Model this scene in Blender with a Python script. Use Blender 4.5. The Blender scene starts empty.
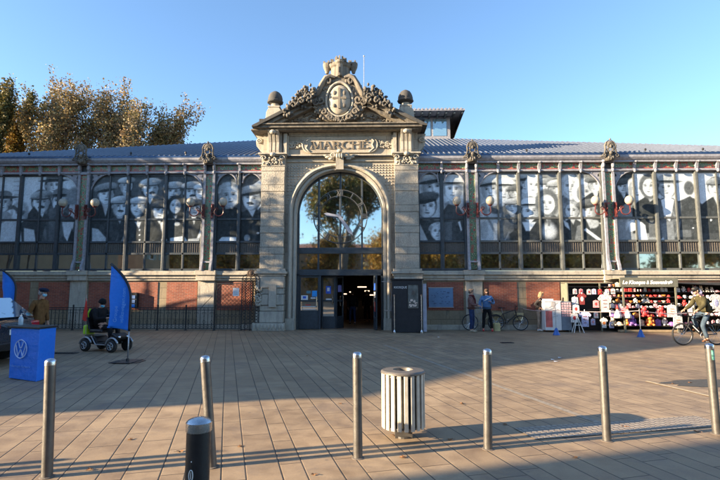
import bpy, bmesh, math, random
import numpy as np
from mathutils import Vector, Matrix, Quaternion
random.seed(11)
PI = math.pi
R = math.radians
S = bpy.context.scene
COL = S.collection

# ------------------------------------------------------------------ camera
FPX = 480.0
PITCH, YAW, CAMZ = R(6.25), R(1.4), 1.6
cam_d = bpy.data.cameras.new('camera'); cam = bpy.data.objects.new('camera', cam_d); COL.objects.link(cam)
cam.location = (0, 0, CAMZ); cam.rotation_euler = (PI/2 + PITCH, 0, YAW)
cam_d.sensor_width = 36; cam_d.lens = 24.0; cam_d.clip_end = 3000; cam_d.clip_start = 0.05
S.camera = cam

def ray(px, py):
    u = (px-360)/FPX; v = (240-py)/FPX
    b = math.cos(PITCH)-v*math.sin(PITCH); c = math.sin(PITCH)+v*math.cos(PITCH)
    return (u*math.cos(YAW)-b*math.sin(YAW), u*math.sin(YAW)+b*math.cos(YAW), c)
def atY(px, py, Y):
    """survey point of the photograph on the vertical plane y=Y -> (x, z)"""
    x, y, c = ray(px, py); t = Y/y
    return x*t, CAMZ+c*t
def ground(px, py, z=0.0):
    x, y, c = ray(px, py); t = (z-CAMZ)/c
    return x*t, y*t

# ------------------------------------------------------------------ objects
def tag(o, label=None, cat=None, group=None, kind=None):
    if label: o['label'] = label
    if cat: o['category'] = cat
    if group: o['group'] = group
    if kind: o['kind'] = kind
    return o
def empty(name, loc=(0,0,0), rz=0.0, label=None, cat=None, group=None):
    o = bpy.data.objects.new(name, None); COL.objects.link(o)
    o.location = loc; o.rotation_euler = (0,0,rz); o.empty_display_size = .2
    return tag(o, label, cat, group)
def copy_tree(o, parent=None):
    c = o.copy(); COL.objects.link(c); c.parent = parent
    for ch in list(o.children): copy_tree(ch, c)
    return c

class MB:
    def __init__(s): s.v=[]; s.f=[]; s.m=[]; s.mi=0
    def add(s, vs, fs):
        n=len(s.v); s.v.extend([tuple(p) for p in vs])
        for f in fs: s.f.append(tuple(i+n for i in f)); s.m.append(s.mi)
        return s
    def box(s, x0,x1,y0,y1,z0,z1):
        return s.add([(x0,y0,z0),(x1,y0,z0),(x1,y1,z0),(x0,y1,z0),(x0,y0,z1),(x1,y0,z1),(x1,y1,z1),(x0,y1,z1)],
            [(0,3,2,1),(4,5,6,7),(0,1,5,4),(1,2,6,5),(2,3,7,6),(3,0,4,7)])
    def cbox(s, x0,x1,y0,y1,z0,z1,c=.01):
        """box with its four vertical edges and its top chamfered"""
        p=[(x0+c,y0),(x1-c,y0),(x1,y0+c),(x1,y1-c),(x1-c,y1),(x0+c,y1),(x0,y1-c),(x0,y0+c)]
        cx,cy=(x0+x1)/2,(y0+y1)/2
        vs=[(a,b,z0) for a,b in p]+[(a,b,z1-c) for a,b in p]+[(a+(c if a<cx else -c),b+(c if b<cy else -c),z1) for a,b in p]
        fs=[tuple(range(7,-1,-1)),tuple(range(16,24))]
        for k in range(2):
            for i in range(8):
                j=(i+1)%8; fs.append((k*8+i,k*8+j,(k+1)*8+j,(k+1)*8+i))
        return s.add(vs,fs)
    def prism(s, poly, y0, y1):
        """poly in (x,z), counter-clockwise seen from -y"""
        n=len(poly)
        vs=[(a,y0,b) for a,b in poly]+[(a,y1,b) for a,b in poly]
        fs=[tuple(range(n)),tuple(range(2*n-1,n-1,-1))]+[(i+n,(i+1)%n+n,(i+1)%n,i) for i in range(n)]
        return s.add(vs,fs)
    def extr(s, poly, ax, a0, a1):
        """poly of two coords extruded along axis ax (0 x,1 y,2 z)"""
        n=len(poly); f=(lambda p,a:(a,p[0],p[1])) if ax==0 else ((lambda p,a:(p[0],a,p[1])) if ax==1 else (lambda p,a:(p[0],p[1],a)))
        vs=[f(p,a0) for p in poly]+[f(p,a1) for p in poly]
        fs=[tuple(range(n-1,-1,-1)),tuple(range(n,2*n))]+[(i,(i+1)%n,(i+1)%n+n,i+n) for i in range(n)]
        return s.add(vs,fs)
    def lathe(s, prof, c=(0,0,0), n=16, sx=1, sy=1, flute=0, fn=0):
        k=len(prof); vs=[]
        for r,z in prof:
            for i in range(n):
                a=2*PI*i/n; rr=r*(1+(flute*math.cos(a*fn) if fn else 0))
                vs.append((c[0]+rr*math.cos(a)*sx,c[1]+rr*math.sin(a)*sy,c[2]+z))
        fs=[(j*n+i,j*n+(i+1)%n,(j+1)*n+(i+1)%n,(j+1)*n+i) for j in range(k-1) for i in range(n)]
        fs+= [tuple(range(n-1,-1,-1)),tuple((k-1)*n+i for i in range(n))]
        return s.add(vs,fs)
    def ball(s, c, r, n=8, m=6):
        rx,ry,rz = r if hasattr(r,'__len__') else (r,r,r)
        vs=[(c[0],c[1],c[2]-rz)]
        for j in range(1,m):
            t=-PI/2+PI*j/m
            for i in range(n):
                a=2*PI*i/n; vs.append((c[0]+rx*math.cos(t)*math.cos(a),c[1]+ry*math.cos(t)*math.sin(a),c[2]+rz*math.sin(t)))
        vs.append((c[0],c[1],c[2]+rz)); L=len(vs)-1
        fs=[(0,1+(i+1)%n,1+i) for i in range(n)]+[(L,1+(m-2)*n+i,1+(m-2)*n+(i+1)%n) for i in range(n)]
        fs+=[(1+j*n+i,1+j*n+(i+1)%n,1+(j+1)*n+(i+1)%n,1+(j+1)*n+i) for j in range(m-2) for i in range(n)]
        return s.add(vs,fs)
    def tube(s, pts, r, n=6, closed=False):
        pts=[Vector(p) for p in pts]; k=len(pts)
        rs = r if hasattr(r,'__len__') else [r]*k
        vs=[]; up=None
        for i,p in enumerate(pts):
            if closed: d=pts[(i+1)%k]-pts[i-1]
            else: d=pts[min(i+1,k-1)]-pts[max(i-1,0)]
            d = d.normalized() if d.length>1e-9 else Vector((0,0,1))
            if up is None:
                up = Vector((0,0,1)) if abs(d.z)<.9 else Vector((1,0,0))
            u=(up-d*up.dot(d))
            if u.length<1e-4: u=Vector((0,1,0)) if abs(d.y)<.9 else Vector((1,0,0)); u=u-d*u.dot(d)
            u.normalize(); w=d.cross(u); up=u
            for j in range(n):
                a=2*PI*j/n; vs.append(p+(u*math.cos(a)+w*math.sin(a))*rs[i])
        K=k if closed else k-1
        fs=[(i*n+j,i*n+(j+1)%n,((i+1)%k)*n+(j+1)%n,((i+1)%k)*n+j) for i in range(K) for j in range(n)]
        if not closed: fs+=[tuple(range(n-1,-1,-1)),tuple((k-1)*n+j for j in range(n))]
        return s.add(vs,fs)
    def torus(s, c, Rr, r, axis='y', n=24, m=6, a0=0, a1=2*PI):
        full=abs(a1-a0-2*PI)<1e-6; N=n if full else n+1; pts=[]
        for i in range(N):
            a=a0+(a1-a0)*i/n; q,w=Rr*math.cos(a),Rr*math.sin(a)
            pts.append((c[0]+q,c[1],c[2]+w) if axis=='y' else ((c[0],c[1]+q,c[2]+w) if axis=='x' else (c[0]+q,c[1]+w,c[2])))
        return s.tube(pts,r,m,closed=full)
    def quad(s,a,b,c,d): return s.add([a,b,c,d],[(0,1,2,3)])
    def move(s, M, start=0):
        for i in range(start,len(s.v)): s.v[i]=tuple(M@Vector(s.v[i]))
        return s
    def build(s, name, mats, parent=None, smooth=False, loc=None, bevel=0, auto=None, rot=None):
        me=bpy.data.meshes.new(name); me.from_pydata(s.v,[],s.f)
        if not hasattr(mats,'__len__'): mats=[mats]
        for m in mats: me.materials.append(m)
        if len(mats)>1: me.polygons.foreach_set('material_index', s.m)
        me.validate(); me.update()
        bm=bmesh.new(); bm.from_mesh(me); bmesh.ops.recalc_face_normals(bm,faces=bm.faces); bm.to_mesh(me); bm.free()
        if smooth:
            me.polygons.foreach_set('use_smooth',[True]*len(me.polygons))
            if auto is not None: me.set_sharp_from_angle(angle=R(auto))
        o=bpy.data.objects.new(name,me); COL.objects.link(o)
        if parent is not None: o.parent=parent
        if loc is not None: o.location=loc
        if rot is not None: o.rotation_euler=rot
        if bevel:
            b=o.modifiers.new('bevel','BEVEL'); b.width=bevel; b.segments=2; b.limit_method='ANGLE'
        return o

def text_obj(name, s, size, mat, parent, M, extrude=.004, shear=0, bold=0, space=1.0, align='CENTER'):
    cu=bpy.data.curves.new('t','FONT'); cu.body=s; cu.size=size; cu.extrude=extrude; cu.shear=shear; cu.offset=bold
    cu.space_character=space; cu.align_x=align; cu.align_y='CENTER'; cu.resolution_u=3
    o=bpy.data.objects.new('t',cu); COL.objects.link(o)
    bpy.context.view_layer.update()
    me=bpy.data.meshes.new_from_object(o.evaluated_get(bpy.context.evaluated_depsgraph_get()))
    bpy.data.objects.remove(o); bpy.data.curves.remove(cu)
    me.transform(M); me.materials.clear(); me.materials.append(mat); me.name=name
    r=bpy.data.objects.new(name,me); COL.objects.link(r); r.parent=parent
    return r
def face_front(x,y,z,rz=0):   # text lying in XY -> upright, read from -y
    return Matrix.Translation((x,y,z))@Matrix.Rotation(rz,4,'Z')@Matrix.Rotation(PI/2,4,'X')

# ------------------------------------------------------------------ materials
def _nt(name):
    m=bpy.data.materials.new(name); m.use_nodes=True; nt=m.node_tree
    return m,nt,nt.nodes['Principled BSDF']
def N(nt,t,**k):
    n=nt.nodes.new(t)
    for a,b in k.items():
        if a.startswith('i_'):
            n.inputs[int(a[2:]) if a[2:].isdigit() else a[2:]].default_value=b
        else: setattr(n,a,b)
    return n
def ramp(nt, stops, src=None, interp='LINEAR'):
    r=nt.nodes.new('ShaderNodeValToRGB'); e=r.color_ramp.elements; r.color_ramp.interpolation=interp
    while len(e)<len(stops): e.new(.5)
    while len(e)<len(stops): e.new(.99)
    for el,(p,c) in zip(e,stops): el.position=p; el.color=(c[0],c[1],c[2],1) if hasattr(c,'__len__') else (c,c,c,1)
    if src is not None: nt.links.new(src,r.inputs[0])
    return r
def coords(nt, kind='Object', scale=(1,1,1), rot=(0,0,0), loc=(0,0,0)):
    tc=nt.nodes.new('ShaderNodeTexCoord'); mp=nt.nodes.new('ShaderNodeMapping')
    mp.inputs['Scale'].default_value=scale; mp.inputs['Rotation'].default_value=rot; mp.inputs['Location'].default_value=loc
    nt.links.new(tc.outputs[kind],mp.inputs[0]); return mp.outputs[0]
def noise(nt, co, scale, detail=4, rough=.6, dist=0):
    n=N(nt,'ShaderNodeTexNoise'); n.inputs['Scale'].default_value=scale; n.inputs['Detail'].default_value=detail
    n.inputs['Roughness'].default_value=rough; n.inputs['Distortion'].default_value=dist; nt.links.new(co,n.inputs['Vector']); return n.outputs[0]
def bump(nt, bs, h, strength=.3, dist=.01):
    b=nt.nodes.new('ShaderNodeBump'); b.inputs['Strength'].default_value=strength; b.inputs['Distance'].default_value=dist
    nt.links.new(h,b.inputs['Height']); nt.links.new(b.outputs[0],bs.inputs['Normal']); return b
def mix(nt,a,b,f,mode='MIX'):
    m=nt.nodes.new('ShaderNodeMix'); m.data_type='RGBA'; m.blend_type=mode
    for i,x in ((0,f),(6,a),(7,b)):
        if hasattr(x,'is_linked') or isinstance(x,bpy.types.NodeSocket): nt.links.new(x,m.inputs[i])
        elif hasattr(x,'__len__'): m.inputs[i].default_value=(x[0],x[1],x[2],1)
        else: m.inputs[i].default_value=x
    return m.outputs[2]
def math_(nt,op,a,b=None,c=None):
    m=nt.nodes.new('ShaderNodeMath'); m.operation=op
    for i,x in enumerate((a,b,c)):
        if x is None: continue
        if isinstance(x,bpy.types.NodeSocket): nt.links.new(x,m.inputs[i])
        else: m.inputs[i].default_value=x
    return m.outputs[0]
def plain(name, c, rough=.6, metal=0.0, var=.18, scale=6, bmp=.15, bdist=.004, spec=None, sheen=0, coat=0, emit=None):
    m,nt,bs=_nt(name); co=coords(nt)
    n=noise(nt,co,scale,5)
    lo=[x*(1-var) for x in c]; hi=[min(1,x*(1+var)) for x in c]
    r=ramp(nt,[(.3,lo),(.7,hi)],n); nt.links.new(r.outputs[0],bs.inputs['Base Color'])
    rr=ramp(nt,[(.3,max(0,rough-.08)),(.7,min(1,rough+.08))],noise(nt,co,scale*2.3,3)); nt.links.new(rr.outputs[0],bs.inputs['Roughness'])
    bs.inputs['Metallic'].default_value=metal
    if spec is not None: bs.inputs['Specular IOR Level'].default_value=spec
    if coat: bs.inputs['Coat Weight'].default_value=coat
    if sheen: bs.inputs['Sheen Weight'].default_value=sheen
    if bmp: bump(nt,bs,noise(nt,co,scale*6,4),bmp,bdist)
    if emit:
        bs.inputs['Emission Color'].default_value=(emit[0],emit[1],emit[2],1); bs.inputs['Emission Strength'].default_value=emit[3]
    return m

M={}
def stone(name, c0, c1, dirt, dirt_amt=.5, vermi=None, joints=None, rough=.85):
    m,nt,bs=_nt(name); co=coords(nt)
    big=noise(nt,co,.9,5,.6,.4); fine=noise(nt,co,14,6,.7)
    base=ramp(nt,[(.3,c0),(.7,c1)],big).outputs[0]
    base=mix(nt,base,ramp(nt,[(.35,.55),(.65,1.0)],fine).outputs[0],.35,'MULTIPLY')
    st=noise(nt,coords(nt,scale=(3.2,3.2,.5)),1.6,5,.65,.3)
    d=ramp(nt,[(.62-.25*dirt_amt,0.0),(.8-.15*dirt_amt,1.0)],st).outputs[0]
    base=mix(nt,base,dirt,math_(nt,'MULTIPLY',d,.8))
    h=fine
    if joints:
        br=N(nt,'ShaderNodeTexBrick'); br.inputs['Scale'].default_value=1; br.inputs['Brick Width'].default_value=joints[0]; br.inputs['Row Height'].default_value=joints[1]
        br.inputs['Mortar Size'].default_value=.006; br.inputs['Color1'].default_value=(1,1,1,1); br.inputs['Color2'].default_value=(.82,.8,.78,1); br.inputs['Mortar'].default_value=(.35,.33,.3,1)
        cx=nt.nodes.new('ShaderNodeCombineXYZ'); sp=nt.nodes.new('ShaderNodeSeparateXYZ'); nt.links.new(co,sp.inputs[0])
        nt.links.new(math_(nt,'ADD',sp.outputs[0],sp.outputs[1]),cx.inputs[0]); nt.links.new(sp.outputs[2],cx.inputs[1]); nt.links.new(cx.outputs[0],br.inputs['Vector'])
        base=mix(nt,base,br.outputs['Color'],1,'MULTIPLY')
        h=math_(nt,'SUBTRACT',math_(nt,'MULTIPLY',fine,.25),br.outputs['Fac'])
    if vermi:
        vo=N(nt,'ShaderNodeTexVoronoi'); vo.inputs['Scale'].default_value=vermi; vo.feature='DISTANCE_TO_EDGE'
        nt.links.new(coords(nt,scale=(1.7,1.7,.45)),vo.inputs['Vector'])
        vh=ramp(nt,[(0,0.0),(.22,1.0)],vo.outputs['Distance']).outputs[0]
        base=mix(nt,base,ramp(nt,[(0,(.4,.38,.36)),(.5,1.0)],vh).outputs[0],.5,'MULTIPLY')
        h=math_(nt,'ADD',h,math_(nt,'MULTIPLY',vh,.8))
    nt.links.new(base,bs.inputs['Base Color']); bs.inputs['Roughness'].default_value=rough
    bump(nt,bs,h,.55,.02)
    return m
M['stone']=stone('limestone',(.36,.315,.25),(.50,.445,.36),(.19,.17,.15),.3,joints=(1.3,.42))
M['stone_trim']=stone('limestone_trim',(.36,.32,.255),(.50,.45,.37),(.16,.145,.13),.45)
M['stone_dark']=stone('weathered_limestone',(.16,.14,.115),(.31,.26,.195),(.055,.052,.05),.85)
M['stone_black']=stone('crusted_limestone',(.05,.049,.048),(.10,.093,.083),(.025,.025,.027),.7)
M['stone_vermi']=stone('vermiculated_limestone',(.38,.34,.275),(.52,.47,.39),(.2,.185,.165),.4,vermi=17)
M['stone_soot']=stone('sooty_limestone',(.10,.09,.078),(.20,.175,.14),(.045,.043,.04),.8)
M['plinth']=stone('plinth_stone',(.25,.20,.13),(.35,.28,.185),(.11,.095,.075),.4,joints=(1.6,.45))

def brick_mat():
    m,nt,bs=_nt('red_brick'); co=coords(nt)
    sp=nt.nodes.new('ShaderNodeSeparateXYZ'); nt.links.new(co,sp.inputs[0]); cx=nt.nodes.new('ShaderNodeCombineXYZ')
    nt.links.new(sp.outputs[0],cx.inputs[0]); nt.links.new(sp.outputs[2],cx.inputs[1])
    br=N(nt,'ShaderNodeTexBrick'); br.inputs['Scale'].default_value=1; br.inputs['Brick Width'].default_value=.22; br.inputs['Row Height'].default_value=.068
    br.inputs['Mortar Size'].default_value=.006; br.inputs['Mortar Smooth'].default_value=.3
    br.inputs['Color1'].default_value=(.36,.095,.05,1); br.inputs['Color2'].default_value=(.24,.065,.04,1); br.inputs['Mortar'].default_value=(.3,.22,.17,1)
    nt.links.new(cx.outputs[0],br.inputs['Vector'])
    c=mix(nt,br.outputs['Color'],ramp(nt,[(.3,(.55,.5,.5)),(.7,1.0)],noise(nt,co,2.2,5)).outputs[0],.7,'MULTIPLY')
    nt.links.new(c,bs.inputs['Base Color']); bs.inputs['Roughness'].default_value=.85
    bump(nt,bs,math_(nt,'SUBTRACT',noise(nt,co,60,3),math_(nt,'MULTIPLY',br.outputs['Fac'],1.5)),.5,.008)
    return m
M['brick']=brick_mat()
def ceramic(name, sc, border=False):
    """majolica: cream scrolls and red blossoms on bottle green"""
    m,nt,bs=_nt(name); co=coords(nt,scale=(1,.2,1))
    vo=N(nt,'ShaderNodeTexVoronoi'); vo.inputs['Scale'].default_value=sc; vo.inputs['Randomness'].default_value=.55; nt.links.new(co,vo.inputs['Vector'])
    sc_=nt.nodes.new('ShaderNodeSeparateColor'); nt.links.new(vo.outputs['Color'],sc_.inputs[0])
    rings=math_(nt,'SINE',math_(nt,'MULTIPLY',vo.outputs['Distance'],26.0))
    c=mix(nt,(.05,.10,.06),(.10,.20,.10),noise(nt,co,30,3))
    c=mix(nt,c,(.50,.40,.22),ramp(nt,[(.78,0.0),(.92,.85)],rings).outputs[0])
    red=math_(nt,'MULTIPLY',ramp(nt,[(.38,1.0),(.50,0.0)],vo.outputs['Distance']).outputs[0],ramp(nt,[(.20,0.0),(.25,1.0)],sc_.outputs[0]).outputs[0])
    c=mix(nt,c,(.36,.05,.04),red); c=mix(nt,c,(.09,.19,.10),ramp(nt,[(.20,1.0),(.27,0.0)],vo.outputs['Distance']).outputs[0])
    hl=math_(nt,'MULTIPLY',ramp(nt,[(.07,1.0),(.12,0.0)],vo.outputs['Distance']).outputs[0],.9)
    c=mix(nt,c,(.65,.58,.45),hl)
    nt.links.new(c,bs.inputs['Base Color']); bs.inputs['Roughness'].default_value=.3
    bump(nt,bs,vo.outputs['Distance'],.3,.01); return m
M['ceramic']=ceramic('glazed_ceramic',6.5)
M['ceramic_fine']=ceramic('glazed_ceramic_fine',7.5)
M['red_border']=plain('red_glaze',(.3,.05,.035),.35,var=.3)
M['iron_pale']=plain('pale_painted_iron',(.25,.25,.28),.5,var=.3,scale=9,bmp=.3)
M['iron_dark']=plain('dark_painted_iron',(.035,.045,.055),.42,var=.25,scale=8)
M['iron_grey']=plain('grey_painted_frame',(.10,.105,.10),.42,var=.2,scale=8)
M['iron_black']=plain('black_wrought_iron',(.018,.017,.017),.5,var=.3,scale=10)
M['panel_dark']=plain('dark_slatted_panel',(.10,.088,.075),.6,var=.3,scale=14)
M['roof_blue']=None
def roof_mat():
    m,nt,bs=_nt('zinc_roof'); co=coords(nt)
    n=noise(nt,co,1.2,5,.6); c=ramp(nt,[(.3,(.03,.065,.14)),(.7,(.055,.10,.19))],n).outputs[0]
    nt.links.new(c,bs.inputs['Base Color']); bs.inputs['Metallic'].default_value=.55
    nt.links.new(ramp(nt,[(.3,.28),(.7,.45)],noise(nt,co,6,4)).outputs[0],bs.inputs['Roughness'])
    bump(nt,bs,noise(nt,co,3,4),.2,.01); return m
M['roof']=roof_mat(); M['roof_rib']=plain('roof_rib_metal',(.17,.19,.23),.45,metal=.4,var=.2)
def glass_dark(name, tint=(.012,.014,.015), refl=.42, rough=.03, wob=.12):
    """dark interior behind glass: strong clean mirror over a near-black body"""
    m,nt,bs=_nt(name); nt.nodes.remove(bs); out=nt.nodes['Material Output']
    g=N(nt,'ShaderNodeBsdfGlossy'); g.inputs['Roughness'].default_value=rough; g.inputs['Color'].default_value=(.9,.97,1,1)
    d=N(nt,'ShaderNodeBsdfDiffuse'); d.inputs['Color'].default_value=(*tint,1)
    mx=nt.nodes.new('ShaderNodeMixShader'); fr=N(nt,'ShaderNodeFresnel'); fr.inputs[0].default_value=1.5
    f=math_(nt,'ADD',fr.outputs[0],refl-.04); nt.links.new(f,mx.inputs[0]); nt.links.new(d.outputs[0],mx.inputs[1]); nt.links.new(g.outputs[0],mx.inputs[2])
    nt.links.new(mx.outputs[0],out.inputs[0])
    if wob:
        b=nt.nodes.new('ShaderNodeBump'); b.inputs['Strength'].default_value=wob; b.inputs['Distance'].default_value=.01
        nt.links.new(noise(nt,coords(nt),.8,2,.4),b.inputs['Height']); nt.links.new(b.outputs[0],g.inputs['Normal'])
    return m
M['glass']=glass_dark('reflecting_glass',refl=.62)
M['glass_low']=glass_dark('dark_window_glass',refl=.58,wob=.3)
def clear_glass():
    m,nt,bs=_nt('clear_glass'); nt.nodes.remove(bs); out=nt.nodes['Material Output']
    g=N(nt,'ShaderNodeBsdfGlossy'); g.inputs['Roughness'].default_value=.02; t=N(nt,'ShaderNodeBsdfTransparent'); t.inputs[0].default_value=(.8,.84,.84,1)
    mx=nt.nodes.new('ShaderNodeMixShader'); mx.inputs[0].default_value=.12
    nt.links.new(t.outputs[0],mx.inputs[1]); nt.links.new(g.outputs[0],mx.inputs[2]); nt.links.new(mx.outputs[0],out.inputs[0]); return m
M['clear']=clear_glass()
def attr_mat(name, attr='tint', rough=.6, spec=.3, trans=0.0):
    m,nt,bs=_nt(name); a=N(nt,'ShaderNodeAttribute'); a.attribute_name=attr
    c=mix(nt,a.outputs['Color'],ramp(nt,[(.3,.85),(.7,1.1)],noise(nt,coords(nt),5,3)).outputs[0],.5,'MULTIPLY')
    nt.links.new(c,bs.inputs['Base Color']); bs.inputs['Roughness'].default_value=rough; bs.inputs['Specular IOR Level'].default_value=spec
    if trans:
        out=nt.nodes['Material Output']; t=N(nt,'ShaderNodeBsdfTranslucent'); nt.links.new(c,t.inputs[0])
        mx=nt.nodes.new('ShaderNodeMixShader'); mx.inputs[0].default_value=trans
        nt.links.new(bs.outputs[0],mx.inputs[1]); nt.links.new(t.outputs[0],mx.inputs[2]); nt.links.new(mx.outputs[0],out.inputs[0])
    return m
M['leaf']=attr_mat('autumn_leaves',trans=.3)
M['print']=attr_mat('photo_print',rough=.45,spec=.12)
M['bark']=plain('plane_bark',(.10,.082,.065),.85,var=.4,scale=3,bmp=.6,bdist=.03)
M['white']=plain('white_paint',(.75,.75,.73),.5,var=.06)
M['lampglass']=plain('opal_glass',(.36,.33,.27),.25,var=.08,bmp=0)
M['red_iron']=plain('oxblood_iron',(.12,.028,.025),.4,var=.25)
M['cap_steel']=plain('brushed_steel',(.55,.55,.56),.25,metal=1,var=.15,scale=20)
M['bollard']=plain('bronze_grey_steel',(.118,.110,.102),.45,metal=.6,var=.22,scale=9,bmp=.2)
M['black']=plain('black_paint',(.012,.012,.014),.4,var=.3)
M['rubber']=plain('rubber',(.018,.018,.018),.8,var=.3)
M['chrome']=plain('chrome',(.7,.7,.7),.15,metal=1,var=.1,bmp=0)
M['alu']=plain('grey_aluminium',(.4,.4,.41),.35,metal=.6,var=.15)
M['skin']=plain('skin',(.48,.27,.19),.55,var=.12,scale=12)
M['blue_vinyl']=plain('bright_blue_vinyl',(.01,.17,.72),.45,var=.08,scale=.7,bmp=.5,bdist=.05)
M['flag_blue']=plain('blue_flag_cloth',(.012,.2,.78),.6,var=.1,scale=.6,bmp=.6,bdist=.06)
M['car']=plain('dark_blue_car_paint',(.022,.032,.055),.25,metal=.3,var=.08,coat=1,bmp=0)
M['wood']=plain('wood',(.3,.18,.09),.6,var=.25)
M['noticepaper']=plain('white_paper',(.75,.75,.75),.7,var=.05)
# ------------------------------------------------------------------ light
SUN_EL=R(13.4); SUN_AZ=R(-107.2)
w=bpy.data.worlds.new('World'); S.world=w; w.use_nodes=True
bg=w.node_tree.nodes['Background']; sk=w.node_tree.nodes.new('ShaderNodeTexSky'); sk.sky_type='NISHITA'; sk.sun_disc=False
sk.sun_elevation=SUN_EL; sk.sun_rotation=SUN_AZ; sk.air_density=1.0; sk.dust_density=.3; sk.ozone_density=3.2; sk.altitude=50
w.node_tree.links.new(sk.outputs[0],bg.inputs[0]); bg.inputs[1].default_value=.09
sd=bpy.data.lights.new('sun','SUN'); sd.energy=5.0; sd.angle=R(.5); sd.color=(1,.79,.53)
sun=bpy.data.objects.new('sun',sd); COL.objects.link(sun); sun.location=(-30,-10,20)
sdir=Vector((.955*math.cos(SUN_EL),.296*math.cos(SUN_EL),-math.sin(SUN_EL)))
sun.rotation_euler=sdir.to_track_quat('-Z','Y').to_euler()
vs=S.view_settings; vs.view_transform='Standard'; vs.look='None'; vs.gamma=1; vs.exposure=2.2; vs.use_curve_mapping=False

# ------------------------------------------------------------------ plaza
def plaza_mat():
    m,nt,bs=_nt('stone_paving')
    co=coords(nt,rot=(0,0,R(-16.8)))          # y axis now runs along the long joints
    sp=nt.nodes.new('ShaderNodeSeparateXYZ'); nt.links.new(co,sp.inputs[0])
    P=.52
    q=math_(nt,'DIVIDE',sp.outputs[0],P); fl=math_(nt,'FLOOR',q); fr=math_(nt,'SUBTRACT',q,fl)
    a=math_(nt,'MINIMUM',math_(nt,'DIVIDE',fr,.40),1.0); b=math_(nt,'MAXIMUM',math_(nt,'DIVIDE',math_(nt,'SUBTRACT',fr,.40),.60),0.0)
    row=math_(nt,'ADD',math_(nt,'MULTIPLY',fl,2.0),math_(nt,'ADD',a,b))
    cx=nt.nodes.new('ShaderNodeCombineXYZ'); nt.links.new(math_(nt,'MULTIPLY',sp.outputs[1],3.2),cx.inputs[0]); nt.links.new(row,cx.inputs[1])
    br=N(nt,'ShaderNodeTexBrick'); br.inputs['Scale'].default_value=1; br.inputs['Brick Width'].default_value=2.3; br.inputs['Row Height'].default_value=1.0
    br.inputs['Mortar Size'].default_value=.022; br.inputs['Mortar Smooth'].default_value=.25; br.inputs['Bias'].default_value=0
    br.offset=.43; br.offset_frequency=2; br.squash=1.35; br.squash_frequency=3
    br.inputs['Color1'].default_value=(1.0,.97,.93,1); br.inputs['Color2'].default_value=(.83,.80,.77,1); br.inputs['Mortar'].default_value=(.27,.25,.23,1)
    nt.links.new(cx.outputs[0],br.inputs['Vector'])
    rf=math_(nt,'ABSOLUTE',math_(nt,'SUBTRACT',math_(nt,'FRACT',row),.5))
    jn=noise(nt,coords(nt),3.0,3); longj=ramp(nt,[(.464,0.0),(.486,1.0)],rf).outputs[0]
    longj=math_(nt,'MULTIPLY',longj,ramp(nt,[(.3,.6),(.6,1.0)],jn).outputs[0])
    wn=N(nt,'ShaderNodeTexWhiteNoise'); wn.noise_dimensions='2D'
    big=noise(nt,coords(nt),.35,5,.6); mid=noise(nt,coords(nt),2.6,6,.65,.3); fine=noise(nt,coords(nt),55,4,.7)
    base=ramp(nt,[(.3,(.29,.212,.135)),(.7,(.425,.318,.205))],big).outputs[0]
    base=mix(nt,base,br.outputs['Color'],1,'MULTIPLY')
    base=mix(nt,base,ramp(nt,[(.3,(.6,.56,.53)),(.58,1.0),(.75,(1.12,1.08,1.0))],mid).outputs[0],.8,'MULTIPLY')
    base=mix(nt,base,ramp(nt,[(.3,.78),(.7,1.1)],fine).outputs[0],.6,'MULTIPLY')
    base=mix(nt,base,(.035,.03,.026),math_(nt,'MULTIPLY',longj,.72))
    # dark spots: gum, drips
    vo=N(nt,'ShaderNodeTexVoronoi'); vo.inputs['Scale'].default_value=3.1; nt.links.new(coords(nt),vo.inputs['Vector'])
    base=mix(nt,base,(.11,.09,.075),ramp(nt,[(.04,.55),(.075,0.0)],vo.outputs['Distance']).outputs[0])
    st=ramp(nt,[(.52,0.0),(.70,.6)],noise(nt,coords(nt,loc=(4,2,0)),.9,6,.7,.6)).outputs[0]
    base=mix(nt,base,(.13,.10,.085),st)
    nt.links.new(base,bs.inputs['Base Color'])
    nt.links.new(ramp(nt,[(.3,.5),(.7,.72)],mid).outputs[0],bs.inputs['Roughness'])
    bs.inputs['Specular IOR Level'].default_value=.45
    h=math_(nt,'ADD',math_(nt,'MULTIPLY',math_(nt,'MAXIMUM',math_(nt,'MULTIPLY',br.outputs['Fac'],.4),longj),-1.0),math_(nt,'ADD',math_(nt,'MULTIPLY',mid,.35),math_(nt,'MULTIPLY',fine,.12)))
    bump(nt,bs,h,.6,.007)
    return m
mb=MB(); mb.quad((-220,-200,0),(220,-200,0),(220,240,0),(-220,240,0))
tag(mb.build('plaza_ground',plaza_mat()),kind='structure')

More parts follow.
